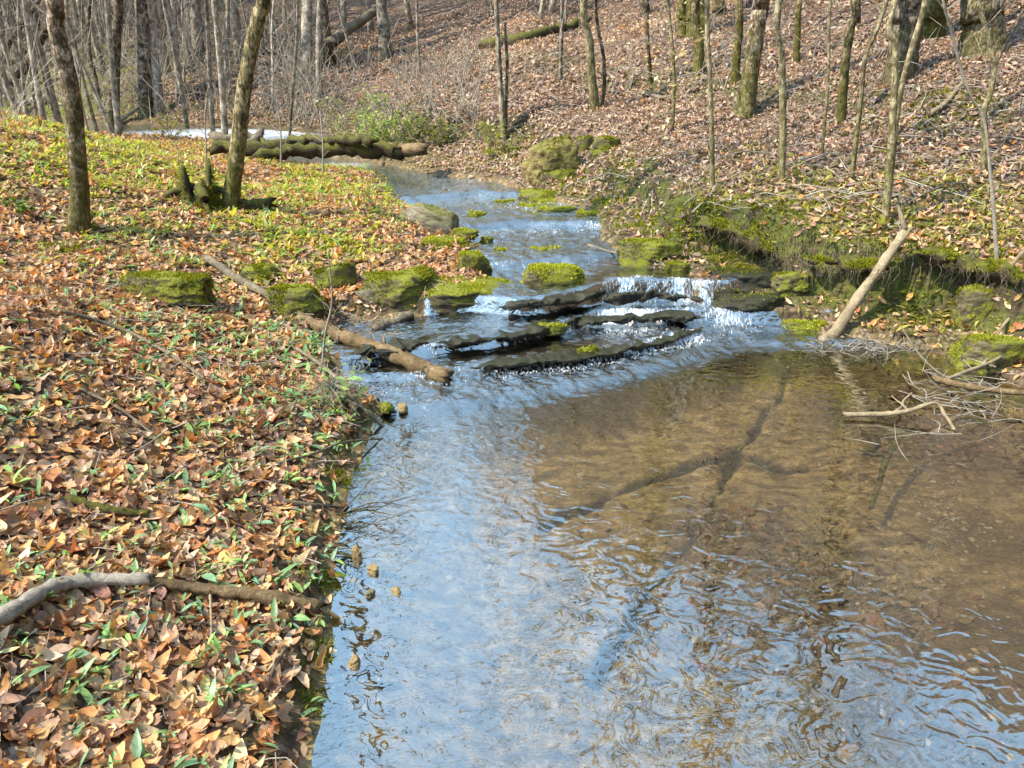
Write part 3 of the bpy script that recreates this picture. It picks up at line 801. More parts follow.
# ------------------------------------------------------------------ rocks
from mathutils import noise as mnoise
import bmesh
def ico(sub):
    bm = bmesh.new(); bmesh.ops.create_icosphere(bm, subdivisions=sub, radius=1)
    V = np.array([v.co[:] for v in bm.verts]); T = np.array([[v.index for v in f.verts] for f in bm.faces]); bm.free()
    return V, T
ICO = {3: ico(3), 4: ico(4), 5: ico(5)}
def rock_mesh(seed, size, sub=4, planes=11, rough=.10, strata=0.0, pw=16.0):
    rg = np.random.default_rng(seed)
    D, T = ICO[sub]
    bx = np.array([[1, 0, .1], [-1, 0, .15], [0, 1, .1], [0, -1, .12], [.8, -.8, .1], [-.7, -.8, .2], [0, 0, 1.0], [0, 0, -1.0]]) + rg.normal(0, .16, (8, 3))
    pn = unit(np.vstack([rg.normal(0, 1, (planes - 4, 3)), bx])); ph = np.concatenate([rg.uniform(.78, 1.05, planes - 4), rg.uniform(.66, .92, 8)])
    dt = np.maximum(D @ pn.T, .05); rad = (ph[None] / dt)
    r = 1 / (np.sum(rad ** -pw, 1)) ** (1 / pw)
    V = D * np.minimum(r, 1.25)[:, None]
    so = Vector(rg.uniform(0, 50, 3))
    nz = np.array([mnoise.fractal(Vector(d * 2.2) + so, .7, 2.1, 5) for d in D])
    V = V * (1 + rough * nz)[:, None]
    if strata:
        z = V[:, 2]; st = np.sin(z * 11 + nz * 5); V[:, :2] *= (1 + .5 * strata * (1 + nz)[:, None][:, 0] * np.sign(st) * np.abs(st) ** .4)[:, None]
    return V * np.asarray(size)[None], T

def moss_on(V, T, n, h, w, minz=.25, bright=1.0):
    a, b, c = V[T[:, 0]], V[T[:, 1]], V[T[:, 2]]
    nr = np.cross(b - a, c - a); ar = np.linalg.norm(nr, axis=1); nu = unit(nr)
    sz = max(np.ptp(V[:, 0]), .05)
    wgt = ar * np.clip(nu[:, 2] - minz + .3 * fbm(a[:, 0], a[:, 1], 7, 31), 0, 1) * np.clip(.35 + 3 * fbm(a[:, 0] / sz + n, a[:, 1] / sz, 3.0, 33, 3), 0.0, 1)
    if wgt.sum() <= 0: return None
    i = RNG.choice(len(T), n, p=wgt / wgt.sum())
    r1, r2 = RNG.random(n), RNG.random(n); s_ = r1 + r2 > 1; r1[s_], r2[s_] = 1 - r1[s_], 1 - r2[s_]
    P = a[i] + (b[i] - a[i]) * r1[:, None] + (c[i] - a[i]) * r2[:, None]
    return tuft_arrays(P - nu[i] * .004, nu[i], RNG.uniform(.5, 1.2, n) * h, RNG.uniform(.6, 1.3, n) * w, mossc(n, bright), .5)

def rock(name, label, cat, u, v, wpx, hpx, dep=.7, mat='rockm', moss=1500, yaw=0.0, seed=1, sink=.3, group=None, strata=.03, sub=4, bright=1.0, tiltx=0.0, z=None, rough=.10):
    """u, v: pixel of the foot of its near face"""
    p = hit(u, v) if z is None else W(u, v, z)
    fd = p[1] * math.cos(PITCH) + (CAMZ - p[2]) * math.sin(PITCH)
    w = wpx / FPX * fd; h = hpx / FPX * fd
    V, T = rock_mesh(seed, (w / 2 / .86, w * dep / 2, h / (2 - 2 * sink) / .8), sub, strata=strata, rough=rough, pw=16.0 if name != 'cobble' else 5.0)
    ct, st = math.cos(tiltx), math.sin(tiltx)
    V = np.stack([V[:, 0] * ct - V[:, 2] * st, V[:, 1], V[:, 0] * st + V[:, 2] * ct], -1)
    c, s_ = math.cos(yaw), math.sin(yaw)
    V = np.stack([V[:, 0] * c - V[:, 1] * s_, V[:, 0] * s_ + V[:, 1] * c, V[:, 2]], -1)
    pos = p + np.array([0, w * dep * .38, h * (.5 - sink * .9)])
    o = mk(name, V, T=T, mat=M[mat]); o.location = tuple(pos)
    tag(o, label, cat, group)
    if moss:
        r = moss_on(V, T, moss, .012 + .004 * fd * .4, .004 + .0014 * fd, bright=bright)
        if r is not None: mk("moss", r[0], T=r[1], mat=M['mossf'], parent=o, col=r[2])
    return o

rock("mossy_slab", "long flat moss covered slab beside the small falls on the left bank", "rock", 452, 312, 128, 26, .55, moss=5200, yaw=-.12, seed=3, sub=5, bright=1.15)
rock("mossy_boulder", "blocky yellow green boulder overhanging the dark hollow by the side pool", "rock", 402, 309, 72, 34, .75, moss=3000, yaw=.15, seed=8, sub=5, strata=.05, bright=.85)
rock("mossy_boulder", "rounded mossy rock beside the top end of the long fallen pole", "rock", 296, 318, 54, 27, .8, moss=3000, yaw=.3, seed=12, sub=5, bright=.85)
rock("mossy_slab", "low dark mossy ledge of stone set into the leafy left slope", "rock", 160, 303, 96, 27, .5, moss=4200, yaw=-.1, seed=17, sub=5, strata=.06, bright=.75)
rock("mossy_boulder", "dark mossy stone at the back of the side pool hollow", "rock", 330, 292, 44, 26, .8, moss=1300, yaw=.4, seed=21, bright=.6)
rock("mossy_boulder", "squat mossy rock behind the fallen pole at the foot of the grass tuft", "rock", 258, 282, 36, 14, .8, moss=900, yaw=.1, seed=22, bright=.7)
rock("stream_stone", "shaded stone wedged under the overhanging yellow green boulder", "rock", 372, 306, 34, 18, .9, 'rockg', 200, 0, 23, bright=.6)
rock("grey_slab", "bare tan grey slab lying flat at the left edge of the upper riffle", "rock", 428, 228, 62, 20, .55, 'rockg', 250, -.35, 28, .3, strata=.05, tiltx=-.12)
rock("mossy_slab", "bright green mossy slab standing midstream above the falls", "rock", 556, 288, 74, 20, .45, moss=4200, yaw=.05, seed=31, sink=.25, bright=1.45)
rock("mossy_stone", "bright mossy stone ending the leaf drift beside the left channel", "rock", 471, 271, 32, 18, .8, moss=1300, yaw=.2, seed=34, bright=1.25)
rock("mossy_stone", "flat yellow green mossy mat spreading from the left bank into the riffle", "rock", 443, 249, 48, 9, .7, moss=1500, yaw=.1, seed=36, bright=1.5)
rock("mossy_stone", "small bright moss cushion at the tip of the left bank mat", "rock", 463, 238, 28, 7, .7, moss=700, yaw=0, seed=37, bright=1.4)
for lab, u, v, w, h in [("tiny green tussock alone in the left half of the riffle", 487, 245, 14, 7), ("low dark green stone just below the tiny tussock in the riffle", 500, 255, 14, 6),
                        ("moss strip breaking the white water at the head of the pool above the falls", 545, 255, 36, 6), ("pale moss pad in the middle of the upper riffle", 505, 207, 22, 6),
                        ("slim mossy pad left of centre where the upper riffle splits", 476, 218, 18, 6), ("flat moss covered shelf reaching out from the right side of the upper riffle", 556, 215, 42, 7),
                        ("long thin moss shelf farthest up the right side of the riffle", 545, 205, 34, 5), ("narrow moss shelf touching the right bank of the riffle", 590, 219, 30, 6),
                        ("yellow moss pad between the two upstream riffle shelves", 530, 210, 24, 5)]:
    rock("mossy_stone", lab, "rock", u, v, w, h, .7, moss=500, yaw=RNG.uniform(-.3, .3), seed=int(u * 7 + v), group="mossy stones in the riffle", bright=1.35, sink=.35)
rock("leaning_boulder", "big tan and moss layered boulder leaning out of the right bank upstream", "rock", 556, 181, 58, 40, .7, 'rockt', 900, .25, 41, .2, strata=.035, rough=.2, sub=5, tiltx=.22, bright=.7)
rock("mossy_boulder", "mossy stone lying at the foot of the big layered boulder", "rock", 562, 183, 40, 12, .6, moss=500, yaw=.1, seed=42, bright=.8)
rock("mossy_boulder", "round mossy rock on the right slope, nearer of the adjoining pair", "rock", 607, 154, 32, 17, .8, moss=900, yaw=.1, seed=44, bright=.9)
rock("mossy_boulder", "smaller mossy rock tucked left of its rounder twin on the right slope", "rock", 586, 152, 20, 15, .8, moss=500, yaw=.3, seed=45, bright=.8)
rock("mossy_boulder", "little mossy stone just below the pair on the right slope", "rock", 598, 160, 16, 9, .8, moss=300, yaw=.3, seed=46, bright=.8)
rock("bank_moss_rock", "long mossy hummock sloping to the water right of the upper riffle", "rock", 548, 202, 60, 11, .5, moss=900, yaw=-.2, seed=47, bright=1.0)
rock("mossy_slab", "large leaf strewn mossy dome on the right bank above the falls", "rock", 655, 262, 62, 20, .7, moss=2300, yaw=-.1, seed=48, bright=1.0, sub=5)
rock("mossy_slab", "small mossy rock just below the leaf strewn dome at the falls", "rock", 678, 274, 28, 10, .7, moss=700, yaw=.1, seed=49, bright=.9)
rock("mossy_slab", "layered mossy block jutting from the dark undercut of the right bank", "rock", 795, 296, 46, 22, .8, moss=1600, yaw=.1, seed=51, sub=5, strata=.1, bright=.75)
rock("wet_slab", "dark wet shelf of stone between the falls and the right bank", "rock", 715, 302, 60, 12, .6, 'rockw', 250, -.1, 52, strata=.1, bright=.7)
rock("wet_slab", "dark mossy step of stone right of the falls, nearest the bank", "rock", 748, 288, 74, 15, .5, 'rockw', 700, -.05, 53, strata=.1, bright=.6)
rock("wet_slab", "low wet ledge of stone at the outer foot of the falls", "rock", 752, 312, 80, 13, .5, 'rockw', 350, .05, 54, strata=.1, bright=.7)
rock("mossy_stone", "vivid green moss mat at the pool edge near the leaning bare pole", "rock", 812, 332, 56, 9, .5, moss=1900, yaw=-.1, seed=55, bright=1.35)
rock("mossy_boulder", "big shaggy moss hummock overhanging the pool at the right", "rock", 1002, 372, 76, 32, .8, moss=4200, yaw=.1, seed=57, sub=5, bright=.95)
rock("mossy_boulder", "upright mossy lump on the right bank face behind the twig pile", "rock", 980, 322, 42, 32, .8, moss=2200, yaw=.2, seed=58, sub=5, bright=.8)
for lab, u, v, w, h, mt in [("tan round stone on the mud at the left waterline", 357, 560, 17, 18, 'stone'), ("yellow stone half sunk just right of the tan waterline stone", 373, 574, 15, 11, 'stone'),
                            ("grey pebble in the shallows below the yellow stone", 370, 598, 15, 9, 'rockg'), ("orange flat stone in the shallows beside the grey pebble", 396, 595, 16, 7, 'stone'),
                            ("ochre stone under water, nearest to the camera on the left edge", 354, 668, 19, 12, 'stone'), ("mossy cobble at the pool corner under the long log", 385, 412, 26, 10, 'rockm'),
                            ("yellowish cobble beside the mossy one at the pool corner", 402, 410, 18, 8, 'stone'), ("pale cobble on the left edge of the pool corner", 372, 404, 16, 8, 'rockg')]:
    rock("cobble", lab, "stone", u, v, w * .8, h * .7, .9, mt, 0, RNG.uniform(0, 3), int(u + v), .3, sub=4, strata=0, rough=.2, z=.0 if v > 500 else .03)

def ledge(label, pts, hz, tz, wid, seed, mossn=0, name="rock_ledge"):
    """a broken lip of bedrock along pts = (u, v) at height tz"""
    w = np.array([W(u, v, tz) for u, v in pts]); n = 90
    P = smooth_path(w, n); mb = MB(); m = 20
    T = np.gradient(P, axis=0); T /= np.linalg.norm(T, axis=1)[:, None]; B = np.stack([-T[:, 1], T[:, 0], 0 * T[:, 0]], -1)
    if B[:, 1].mean() < 0: B = -B
    a = np.linspace(0, 2 * np.pi, m, endpoint=False)
    sq = lambda c: np.sign(c) * np.abs(c) ** .25
    ca, sa = sq(np.cos(a)), sq(np.sin(a))
    tt = np.linspace(0, 1, n); env = np.clip(np.minimum(tt, 1 - tt) * 9, .12, 1)
    nz = lambda s, f: np.array([mnoise.fractal(Vector((q[0] * f, q[1] * f, s)), .8, 2, 4) for q in P])
    hv = (hz * .6 * np.clip(.85 + 1.0 * nz(seed, 6), .15, 1.6)) * env; wv = 1.55 * wid * np.clip(1 + .9 * nz(seed + 5, 5), .35, 2) * env
    dz = .022 * nz(seed + 9, 7) - .004
    V = P[:, None] + B[:, None] * ((ca[None] * .5 + .38) * wv[:, None] - .02)[..., None] + np.array([0, 0, 1.])[None, None] * (sa[None] * hv[:, None] * .5 + dz[:, None])[..., None]
    dv_ = np.array([[mnoise.noise_vector(Vector((q[0], q[1], seed)) * 7) * .05 + mnoise.noise_vector(Vector((q[0], q[1], q[2] * 3 + seed)) * 24) * .022 for q in r] for r in V]); V = V + dv_ * np.array([1, 1, .22])
    V = V.reshape(-1, 3)
    i = np.arange(n - 1)[:, None] * m; j = np.arange(m)[None]; k = (j + 1) % m
    Q = np.stack([i + j, i + k, i + m + k, i + m + j], -1).reshape(-1, 4)
    c = P.mean(0)
    V2 = np.vstack([V, P[:1], P[-1:]]); jj = np.arange(m); kk = (jj + 1) % m
    T3 = np.vstack([np.stack([kk, jj, np.full(m, n * m)], -1), np.stack([(n - 1) * m + jj, (n - 1) * m + kk, np.full(m, n * m + 1)], -1)])
    o = mk(name, V2 - c, Q, T3, mat=M['rockw']); o.location = tuple(c); tag(o, label, "rock ledge", "wet bedrock lips across the stream")
    return o
ledge("dark wet lip of bedrock across the middle of the cascade with a moss spot", [(436, 343), (480, 338), (530, 334), (562, 322), (582, 316)], .06, .165, .11, 2)
ledge("short dark lip of bedrock beside the fallen log in the left side pool", [(352, 352), (385, 350), (412, 346), (428, 342)], .05, .16, .09, 5)
ledge("thin dark lip of bedrock, lowest across the cascade above the brown pool", [(470, 366), (520, 362), (565, 358), (620, 350), (668, 338), (700, 328)], .045, .095, .08, 7)
ledge("wet black lip of bedrock under the left half of the main fall", [(498, 304), (540, 304), (585, 297), (606, 287)], .08, .28, .09, 9)
ledge("wet black lip of bedrock behind the white curtain of the main fall", [(606, 299), (640, 297), (690, 297)], .12, .26, .06, 12)
ledge("broken wet step of bedrock at the foot of the white curtain", [(575, 322), (620, 319), (665, 317), (700, 316)], .07, .17, .09, 14)
for lab, u, v, w in [("green moss spot on the middle bedrock lip of the cascade", 551, 333, 30), ("thin moss spot on the lowest bedrock lip of the cascade", 588, 357, 24)]:
    rock("mossy_stone", lab, "rock", u, v, w, 8, .5, moss=500, seed=u, bright=1.1, z=.14 if v < 340 else .07)

# ------------------------------------------------------------------ logs and fallen branches
def path_px(pts, n=24):
    return smooth_path([hit(u, v) + np.array([0, 0, h]) for u, v, h in pts], n)

def pole(name, label, cat, pts, r0, r1, mat, n=26, sides=9, knots=0.08, fork=None, group=None, seed=0, world=None):
    P = path_px(pts, n) if world is None else smooth_path(world, n)
    rg = np.random.default_rng(seed + 100)
    P = P + rg.normal(0, r0 * .035, P.shape)
    R = np.linspace(r0, r1, n) * (1 + knots * rg.normal(0, 1, n))
    if n > 12 and r0 > .03: R = R * (1 + .12 * fbm(np.arange(n) * .4, np.full(n, seed * 3.3 + r0 * 90), 1, 301, 3))
    if 'mossy' in name or 'jam' in name: R = R * (1 + .15 * fbm(np.arange(n) * .9, np.full(n, seed * 3.3 + r0 * 70), 1, 305, 3)); P = P + np.stack([0 * R, .03 * rg.normal(0, 1, n), .025 * rg.normal(0, 1, n)], -1)
    lob = 1 + .09 * rg.normal(0, 1, (n, sides))
    mb = MB(); mb.tube(P, R, sides, lob)
    vv = mb.v[0]; tg = unit(P[-1] - P[-3]); vv[(n - 1) * sides:n * sides] += tg[None] * (rg.normal(0, .7, sides) * r1)[:, None]; vv[:sides] -= tg[None] * 0 + unit(P[2] - P[0])[None] * (rg.normal(0, .6, sides) * r0)[:, None]
    c = P[0].copy()
    o = mb.build(name, M[mat], origin=c); o.location = tuple(c); tag(o, label, cat, group)
    for (i, dv, L, r) in (fork or []):
        f = MB(); s0 = P[int(i * (n - 1))]
        dv = unit(np.array(dv, float)); pts_ = [s0, s0 + dv * L * .4 + rg.normal(0, .05 * L, 3), s0 + dv * L * .75 + rg.normal(0, .05 * L, 3), s0 + dv * L]
        f.tube(smooth_path(pts_, 8), np.linspace(r, r * .45, 8), 6)
        f.build("branch", M[mat], o, origin=c)
    return o

pole("fallen_log", "smooth brown log sloping off the left bank into the cascade", "log", [(300, 322, .03), (340, 342, .06), (390, 362, .07), (448, 385, .05)], .046, .058, 'wood', sides=14, n=40, fork=[(.35, (.2, -.3, .9), .09, .018), (.62, (.1, .7, .5), .12, .016), (.9, (.3, -.6, .4), .07, .014)])
pole("fallen_pole", "grey barked pole lying uphill of the log on the left slope", "log", [(208, 264, .05), (240, 285, .05), (270, 302, .05), (292, 316, .03)], .036, .028, 'woodg')
pole("fallen_log", "short stubby grey log lying in the left side pool", "log", [(375, 334, .04), (394, 328, .05), (412, 321, .06)], .045, .035, 'woodg')
a = hit(830, 338); t_ = W(905, 232, .62); tip = np.array([a[0] + .62, a[1] + .25, .78])
d1 = ray(906, 231); tt_ = (a[1] + .35) / d1[1]; tip = np.array([0, 0, CAMZ]) + d1 * tt_
pole("leaning_pole", "bare tan forked pole leaning up from the pool against the right bank", "driftwood", None, .050, .036, 'woodp', world=[a + np.array([-.08, -.02, -.02]), a + np.array([.03, .02, .03]), a + (tip - a) * .35, a + (tip - a) * .7, tip],
     fork=[(1.0, (-.22, .1, .5), .28, .024), (.96, (.7, .2, .45), .10, .03)], sides=12)
def wpl(u, v, y):   # point at depth y along the pixel ray
    d = ray(u, v); return np.array([0, 0, CAMZ]) + d * (y / d[1])
b = W(845, 415, 0.03)
pole("drift_branch", "forked grey drift branch lying on the shallow water at right", "driftwood", None, .018, .008, 'woodp', world=[b, W(882, 414, .04), W(908, 411, .07), W(935, 403, .10), W(945, 415, .05), W(955, 430, .01)],
     fork=[(.28, W(915, 376, .12) - W(880, 413, .04), .32, .012), (.42, (-.25, .4, .22), .14, .007)])
pole("drift_pole", "thick tan stick lying on the twig pile at the right edge", "driftwood", None, .024, .018, 'wood', world=[W(934, 379, .12), W(965, 386, .10), W(1000, 391, .10), W(1045, 394, .12)])
pole("drift_branch", "long pale stick propped up the right bank beyond the twig pile", "driftwood", None, .011, .010, 'woodp', world=[W(950, 378, .08), W(985, 362, .1), wpl(1000, 330, 5.6), wpl(1030, 296, 5.9)])
pole("drift_branch", "pale forked limb rising steeply out of the frame at the right edge", "driftwood", None, .013, .017, 'woodp', world=[wpl(962, 310, 6.0), wpl(975, 296, 6.0), wpl(998, 280, 5.95), wpl(1030, 244, 5.9)],
     fork=[(.6, (-.12, -.05, -.5), .42, .011), (.5, (.3, .1, .12), .25, .006)])
pole("drift_branch", "gently bowed branch reaching from the bank moss down to the twig pile", "driftwood", None, .014, .010, 'woodp', world=[W(938, 383, .08), W(965, 372, .1), W(995, 360, .12), W(1024, 340, .2)])
pole("drift_branch", "dark crooked stick dipping into the pool left of the twig pile", "driftwood", None, .006, .010, 'woodg', world=[wpl(902, 328, 5.5), wpl(920, 355, 5.3), W(938, 372, .06), W(952, 380, .03)])
b0 = hit(0, 640)
pole("fallen_branch", "thick bowed grey branch on the leaves at the bottom left", "branch", [(-20, 646, .05), (22, 622, .06), (55, 602, .06), (90, 594, .06), (152, 590, .05)], .032, .022, 'twig', sides=12, knots=.1)
pole("fallen_branch", "rotten split brown branch ending at the waterline on the left", "branch", [(150, 589, .04), (200, 598, .045), (260, 605, .045), (320, 614, .03)], .018, .030, 'wood', sides=10, knots=.16)
pole("fallen_stick", "long straight thin stick lying across the leaves of the left slope", "branch", [(62, 318, .05), (120, 335, .05), (165, 358, .05), (205, 384, .04)], .013, .009, 'woodg')
pole("fallen_stick", "dark stick running down from the dry grass clump to the water", "branch", [(297, 355, .05), (330, 378, .05), (360, 412, .05), (388, 436, .04)], .014, .012, 'woodg')
pole("fallen_stick", "thin twig resting on the mud with its tip over the pool", "branch", [(280, 470, .04), (320, 460, .05), (345, 450, .05), (398, 446, .06)], .008, .005, 'woodg')
pole("fallen_stick", "pale twig jutting level from the left bank over the blue water", "branch", [(285, 508, .04), (320, 514, .05), (350, 516, .05), (378, 516, .06)], .009, .006, 'woodg')
pole("fallen_stick", "bark covered stick half buried in leaves near the middle of the left bank", "branch", [(72, 505, .03), (110, 516, .03), (150, 520, .03)], .02, .018, 'woodm')
pole("fallen_stick", "short upright bleached twig in the leaves at the bottom left", "branch", [(212, 650, .01), (213, 630, .04), (212, 602, .05)], .006, .005, 'woodp')
pole("fallen_stick", "slender twig slanting across the leaves by the middle left edge", "branch", [(80, 395, .04), (120, 415, .04), (155, 440, .03)], .008, .006, 'woodg')
pole("fallen_stick", "grey stick lying in the leaves at the lower left near the pool", "branch", [(268, 690, .03), (280, 668, .04), (290, 650, .03)], .008, .007, 'woodg')
pole("sunken_branch", "mossy sunken stick under the water at the right", "branch", None, .022, .014, 'woodm', world=[W(905, 432, -.03), W(888, 455, -.08), W(880, 480, -.14), W(871, 508, -.16)])
pole("fallen_stick", "thin pale stick on the right bank beside the falls", "branch", [(588, 250, .05), (615, 258, .05), (660, 266, .04)], .012, .008, 'woodp')

mb = MB()
for i in range(80):
    p = W(RNG.normal(968, 34), RNG.normal(403, 17), .0) + np.array([0, 0, RNG.uniform(0, .12)])
    yaw = RNG.uniform(0, 6.28); L = RNG.uniform(.08, .38); el = RNG.normal(.1, .3)
    dv = np.array([math.cos(yaw) * math.cos(el), math.sin(yaw) * math.cos(el), math.sin(el)]) * L
    pts = [p - dv * .5, p + RNG.normal(0, .05 * L, 3) * 2, p + dv * .5]
    mb.tube(smooth_path(pts, 6), np.linspace(.0040, .0012, 6) * RNG.uniform(.4, 1.2), 4, cap=False)
for i in range(150):
    p = W(RNG.normal(868, 28), RNG.normal(344, 6), .02); yaw = RNG.uniform(0, 6.28); L = RNG.uniform(.1, .4)
    dv = np.array([math.cos(yaw), math.sin(yaw) * .6, RNG.normal(.1, .15)]) * L
    mb.tube(smooth_path([p - dv * .5, p + RNG.normal(0, .03, 3), p + dv * .5], 5), np.linspace(.004, .0015, 5), 3, cap=False)
for i in range(120):
    p = hit(RNG.uniform(330, 400), RNG.uniform(318, 345)) + np.array([0, 0, .02]); yaw = RNG.uniform(0, 6.28); L = RNG.uniform(.06, .3)
    dv = np.array([math.cos(yaw), math.sin(yaw) * .6, RNG.normal(.1, .2)]) * L
    mb.tube(smooth_path([p - dv * .5, p + RNG.normal(0, .03, 3), p + dv * .5], 5), np.linspace(.004, .0015, 5), 3, cap=False)
for i in range(420):
    x, y = sector(1, 1.6, 7, -48, -4)
    if inside(x, y)[0]: continue
    p = np.array([x[0], y[0], float(ground_z(x, y)[0]) + .03]); yaw = RNG.uniform(0, 6.28); L = RNG.uniform(.08, .4)
    dv = np.array([math.cos(yaw), math.sin(yaw), RNG.normal(.0, .12)]) * L
    mb.tube(smooth_path([p - dv * .5, p + RNG.normal(0, .02, 3), p + dv * .5], 5), np.linspace(.0035, .0012, 5) * RNG.uniform(.6, 1.4), 4, cap=False)
for p in hits(RNG.uniform(420, 1024, 420), RNG.uniform(20, 210, 420)):
    if inside(p[None, 0], p[None, 1])[0]: continue
    yaw = RNG.uniform(0, 6.28); L = RNG.uniform(.2, .9); dv = np.array([math.cos(yaw), math.sin(yaw), RNG.normal(.05, .15)]) * L
    mb.tube(smooth_path([p - dv * .5, p + RNG.normal(0, .04, 3) + [0, 0, .05], p + dv * .5], 5), np.linspace(.009, .003, 5) * RNG.uniform(.5, 1.3), 3, cap=False)
tag(mb.build("twig_litter", M['twig']), kind="stuff")

# bare twigs reaching over the blue water from the left bank
def bush(name, label, cat, base, n, L, r, mat, spread=.6, lean=(0, 0, 1), leafc=None, leafn=0, ll=.04, group=None, kids=3):
    mb = MB(); tips = []
    lean = np.array(lean, float)
    for i in range(n):
        dv = unit(lean + RNG.normal(0, spread, 3) * np.array([1, 1, .5])); l = L * RNG.uniform(.5, 1.1)
        b0 = RNG.normal(0, .03 * L, 3) * np.array([1, 1, .2])
        P = smooth_path([b0, b0 + dv * l * .35 + RNG.normal(0, .04 * l, 3), b0 + dv * l * .7 + RNG.normal(0, .07 * l, 3), b0 + dv * l + RNG.normal(0, .08 * l, 3)], 9)
        mb.tube(P, np.linspace(r, r * .3, 9), 5, cap=False); tips.append(P[3:])
        for j in range(kids):
            s0 = P[RNG.integers(3, 8)]; d2 = unit(dv + RNG.normal(0, .6, 3)); l2 = l * RNG.uniform(.2, .45)
            P2 = smooth_path([s0, s0 + d2 * l2 * .5 + RNG.normal(0, .05 * l2, 3), s0 + d2 * l2], 6)
            mb.tube(P2, np.linspace(r * .5, r * .2, 6), 4, cap=False); tips.append(P2[2:])
    o = empty(name, base, label, cat, group)
    mb.build("stems", M[mat], o)
    if leafn:
        t = np.vstack(tips); P = t[RNG.integers(0, len(t), leafn)] + RNG.normal(0, .03 * L, (leafn, 3))
        Lf = ll * RNG.lognormal(0, .3, leafn)
        V, Q, k = leaf_arrays(P, np.tile([0, 0, 1.], (leafn, 1)), Lf, Lf * .5, RNG.uniform(0, 6.28, leafn), .5, RNG.uniform(0, .4, leafn), RNG.normal(0, .1, leafn), 2)
        lc = np.asarray(leafc); c = lc[RNG.integers(0, len(lc), leafn)] * (1 + RNG.normal(0, .15, (leafn, 1)))
        mk("leaves", V, Q, mat=M['green'], parent=o, col=np.repeat(np.clip(c, .01, .9), k, 0))
    return o
bush("bare_twigs", "fan of dark bare twigs hanging over the blue water near the left edge", "twigs", hit(338, 520) + [0, 0, .03], 7, .34, .0035, 'barkd', .45, (.9, .15, .05), kids=5)
bush("bare_twigs", "few black twigs poking out of the mud above the tan waterline stone", "twigs", hit(330, 555) + [0, 0, .03], 4, .22, .004, 'barkd', .3, (1, .1, -.1), kids=2)
bush("dry_grass", "clump of dry brown grass hanging down beside the dark stick on the left bank", "grass clump", hit(335, 402) + [0, 0, .12], 130, .30, .0022, 'twig', .55, (.15, -.5, .1), [(.22, .34, .12), (.28, .36, .10)], 60, .05, kids=0)
bush("fern", "small dark green fern by the base of the crooked left tree", "fern", hit(26, 214), 12, .22, .003, 'woodm', .8, (0, 0, .8), [(.10, .20, .03), (.22, .30, .04)], 260, .035, kids=0)
bush("fern", "small bluish fern frond lying on the leaves of the left bank", "fern", hit(138, 370), 5, .16, .002, 'woodm', .7, (.5, 0, .5), [(.12, .26, .12)], 90, .03, kids=0)
bush("leafing_bush", "loose light green leafing shrub behind the mossy log upstream", "shrub", hit(392, 150), 26, 1.0, .008, 'barkg', .7, (-.1, 0, .7), [(.30, .38, .09), (.38, .42, .12), (.25, .34, .10), (.42, .44, .16)], 1500, .05)
bush("leafing_bush", "low olive shrub trailing over the cut bank right of the light green one", "shrub", hit(432, 146), 24, .8, .008, 'barkg', .8, (.1, -.1, .6), [(.20, .22, .05), (.16, .17, .05), (.27, .26, .07)], 1100, .05)
bush("leafing_bush", "pale yellow green shrub at the left end of the mossy log", "shrub", hit(352, 142), 16, .9, .007, 'barkg', .7, (0, 0, .8), [(.36, .40, .12), (.30, .36, .10)], 420, .05)
bush("leafing_bush", "yellow green brush pile beside the far creek at left", "shrub", hit(170, 140), 16, .55, .007, 'barkg', .8, (0, 0, .6), [(.34, .34, .08), (.42, .38, .10)], 360, .05)
bush("leafing_bush", "yellow moss coloured shrub on the cut bank behind the thin twin trunk", "shrub", hit(494, 152), 14, .6, .006, 'barkg', .7, (.2, 0, .7), [(.34, .33, .06), (.26, .27, .05)], 500, .045)

# turf and roots hanging over the hollow of the right bank
def overhang(label, pts, r, seed):
    P = np.array([hit(u, v) + np.array([0, -.16, .03]) for u, v in pts]); P = smooth_path(P, 46); m = 16
    a = np.linspace(0, 2 * np.pi, m, endpoint=False); n = len(P)
    env = np.clip(np.minimum(np.linspace(0, 1, n), np.linspace(1, 0, n)) * 6, .15, 1)
    nz = np.array([mnoise.fractal(Vector(q * 3) + Vector((seed, 0, 0)), .8, 2, 4) for q in P])
    rr_ = r * env * np.clip(.75 + 1.1 * nz, .25, 1.8)
    V = P[:, None] + np.stack([0 * a[None] * rr_[:, None], np.cos(a)[None] * rr_[:, None] * 1.9, np.sin(a)[None] * rr_[:, None] * .8], -1)
    V = V + np.array([[mnoise.noise_vector(Vector(q * 5)) * .05 + mnoise.noise_vector(Vector(q * 15)) * .02 for q in w] for w in V]); V = V.reshape(-1, 3)
    i = np.arange(n - 1)[:, None] * m; j = np.arange(m)[None]; k = (j + 1) % m
    Q = np.stack([i + j, i + k, i + m + k, i + m + j], -1).reshape(-1, 4); c = P.mean(0)
    o = mk("root_mat", V - c, Q, None, M['woodm']); o.location = tuple(c); tag(o, label, "turf")
    T = np.vstack([Q[:, :3], Q[:, [0, 2, 3]]])
    f = moss_on(V - c, T, 1500, .035, .012, .1, .75); mk("moss", f[0], T=f[1], mat=M['mossf'], parent=o, col=f[2])
    mb = MB()
    for q in range(46):
        s0 = (P[RNG.integers(2, n - 2)] - c) + np.array([RNG.normal(0, .03), -r * 1.5, RNG.uniform(-.04, .02)]); L = RNG.uniform(.06, .2)
        mb.tube(smooth_path([s0, s0 + [RNG.normal(0, .03), -.03, -.3 * L], s0 + [RNG.normal(0, .05), -.02, -L]], 5), np.linspace(.003, .001, 5), 3, cap=False)
    mb.build("hanging_roots", M['woodg'], o)
overhang("shaggy root mat overhanging the dark hollow behind the leaning bare pole", [(790, 255), (820, 262), (850, 264), (884, 262)], .085, 3)
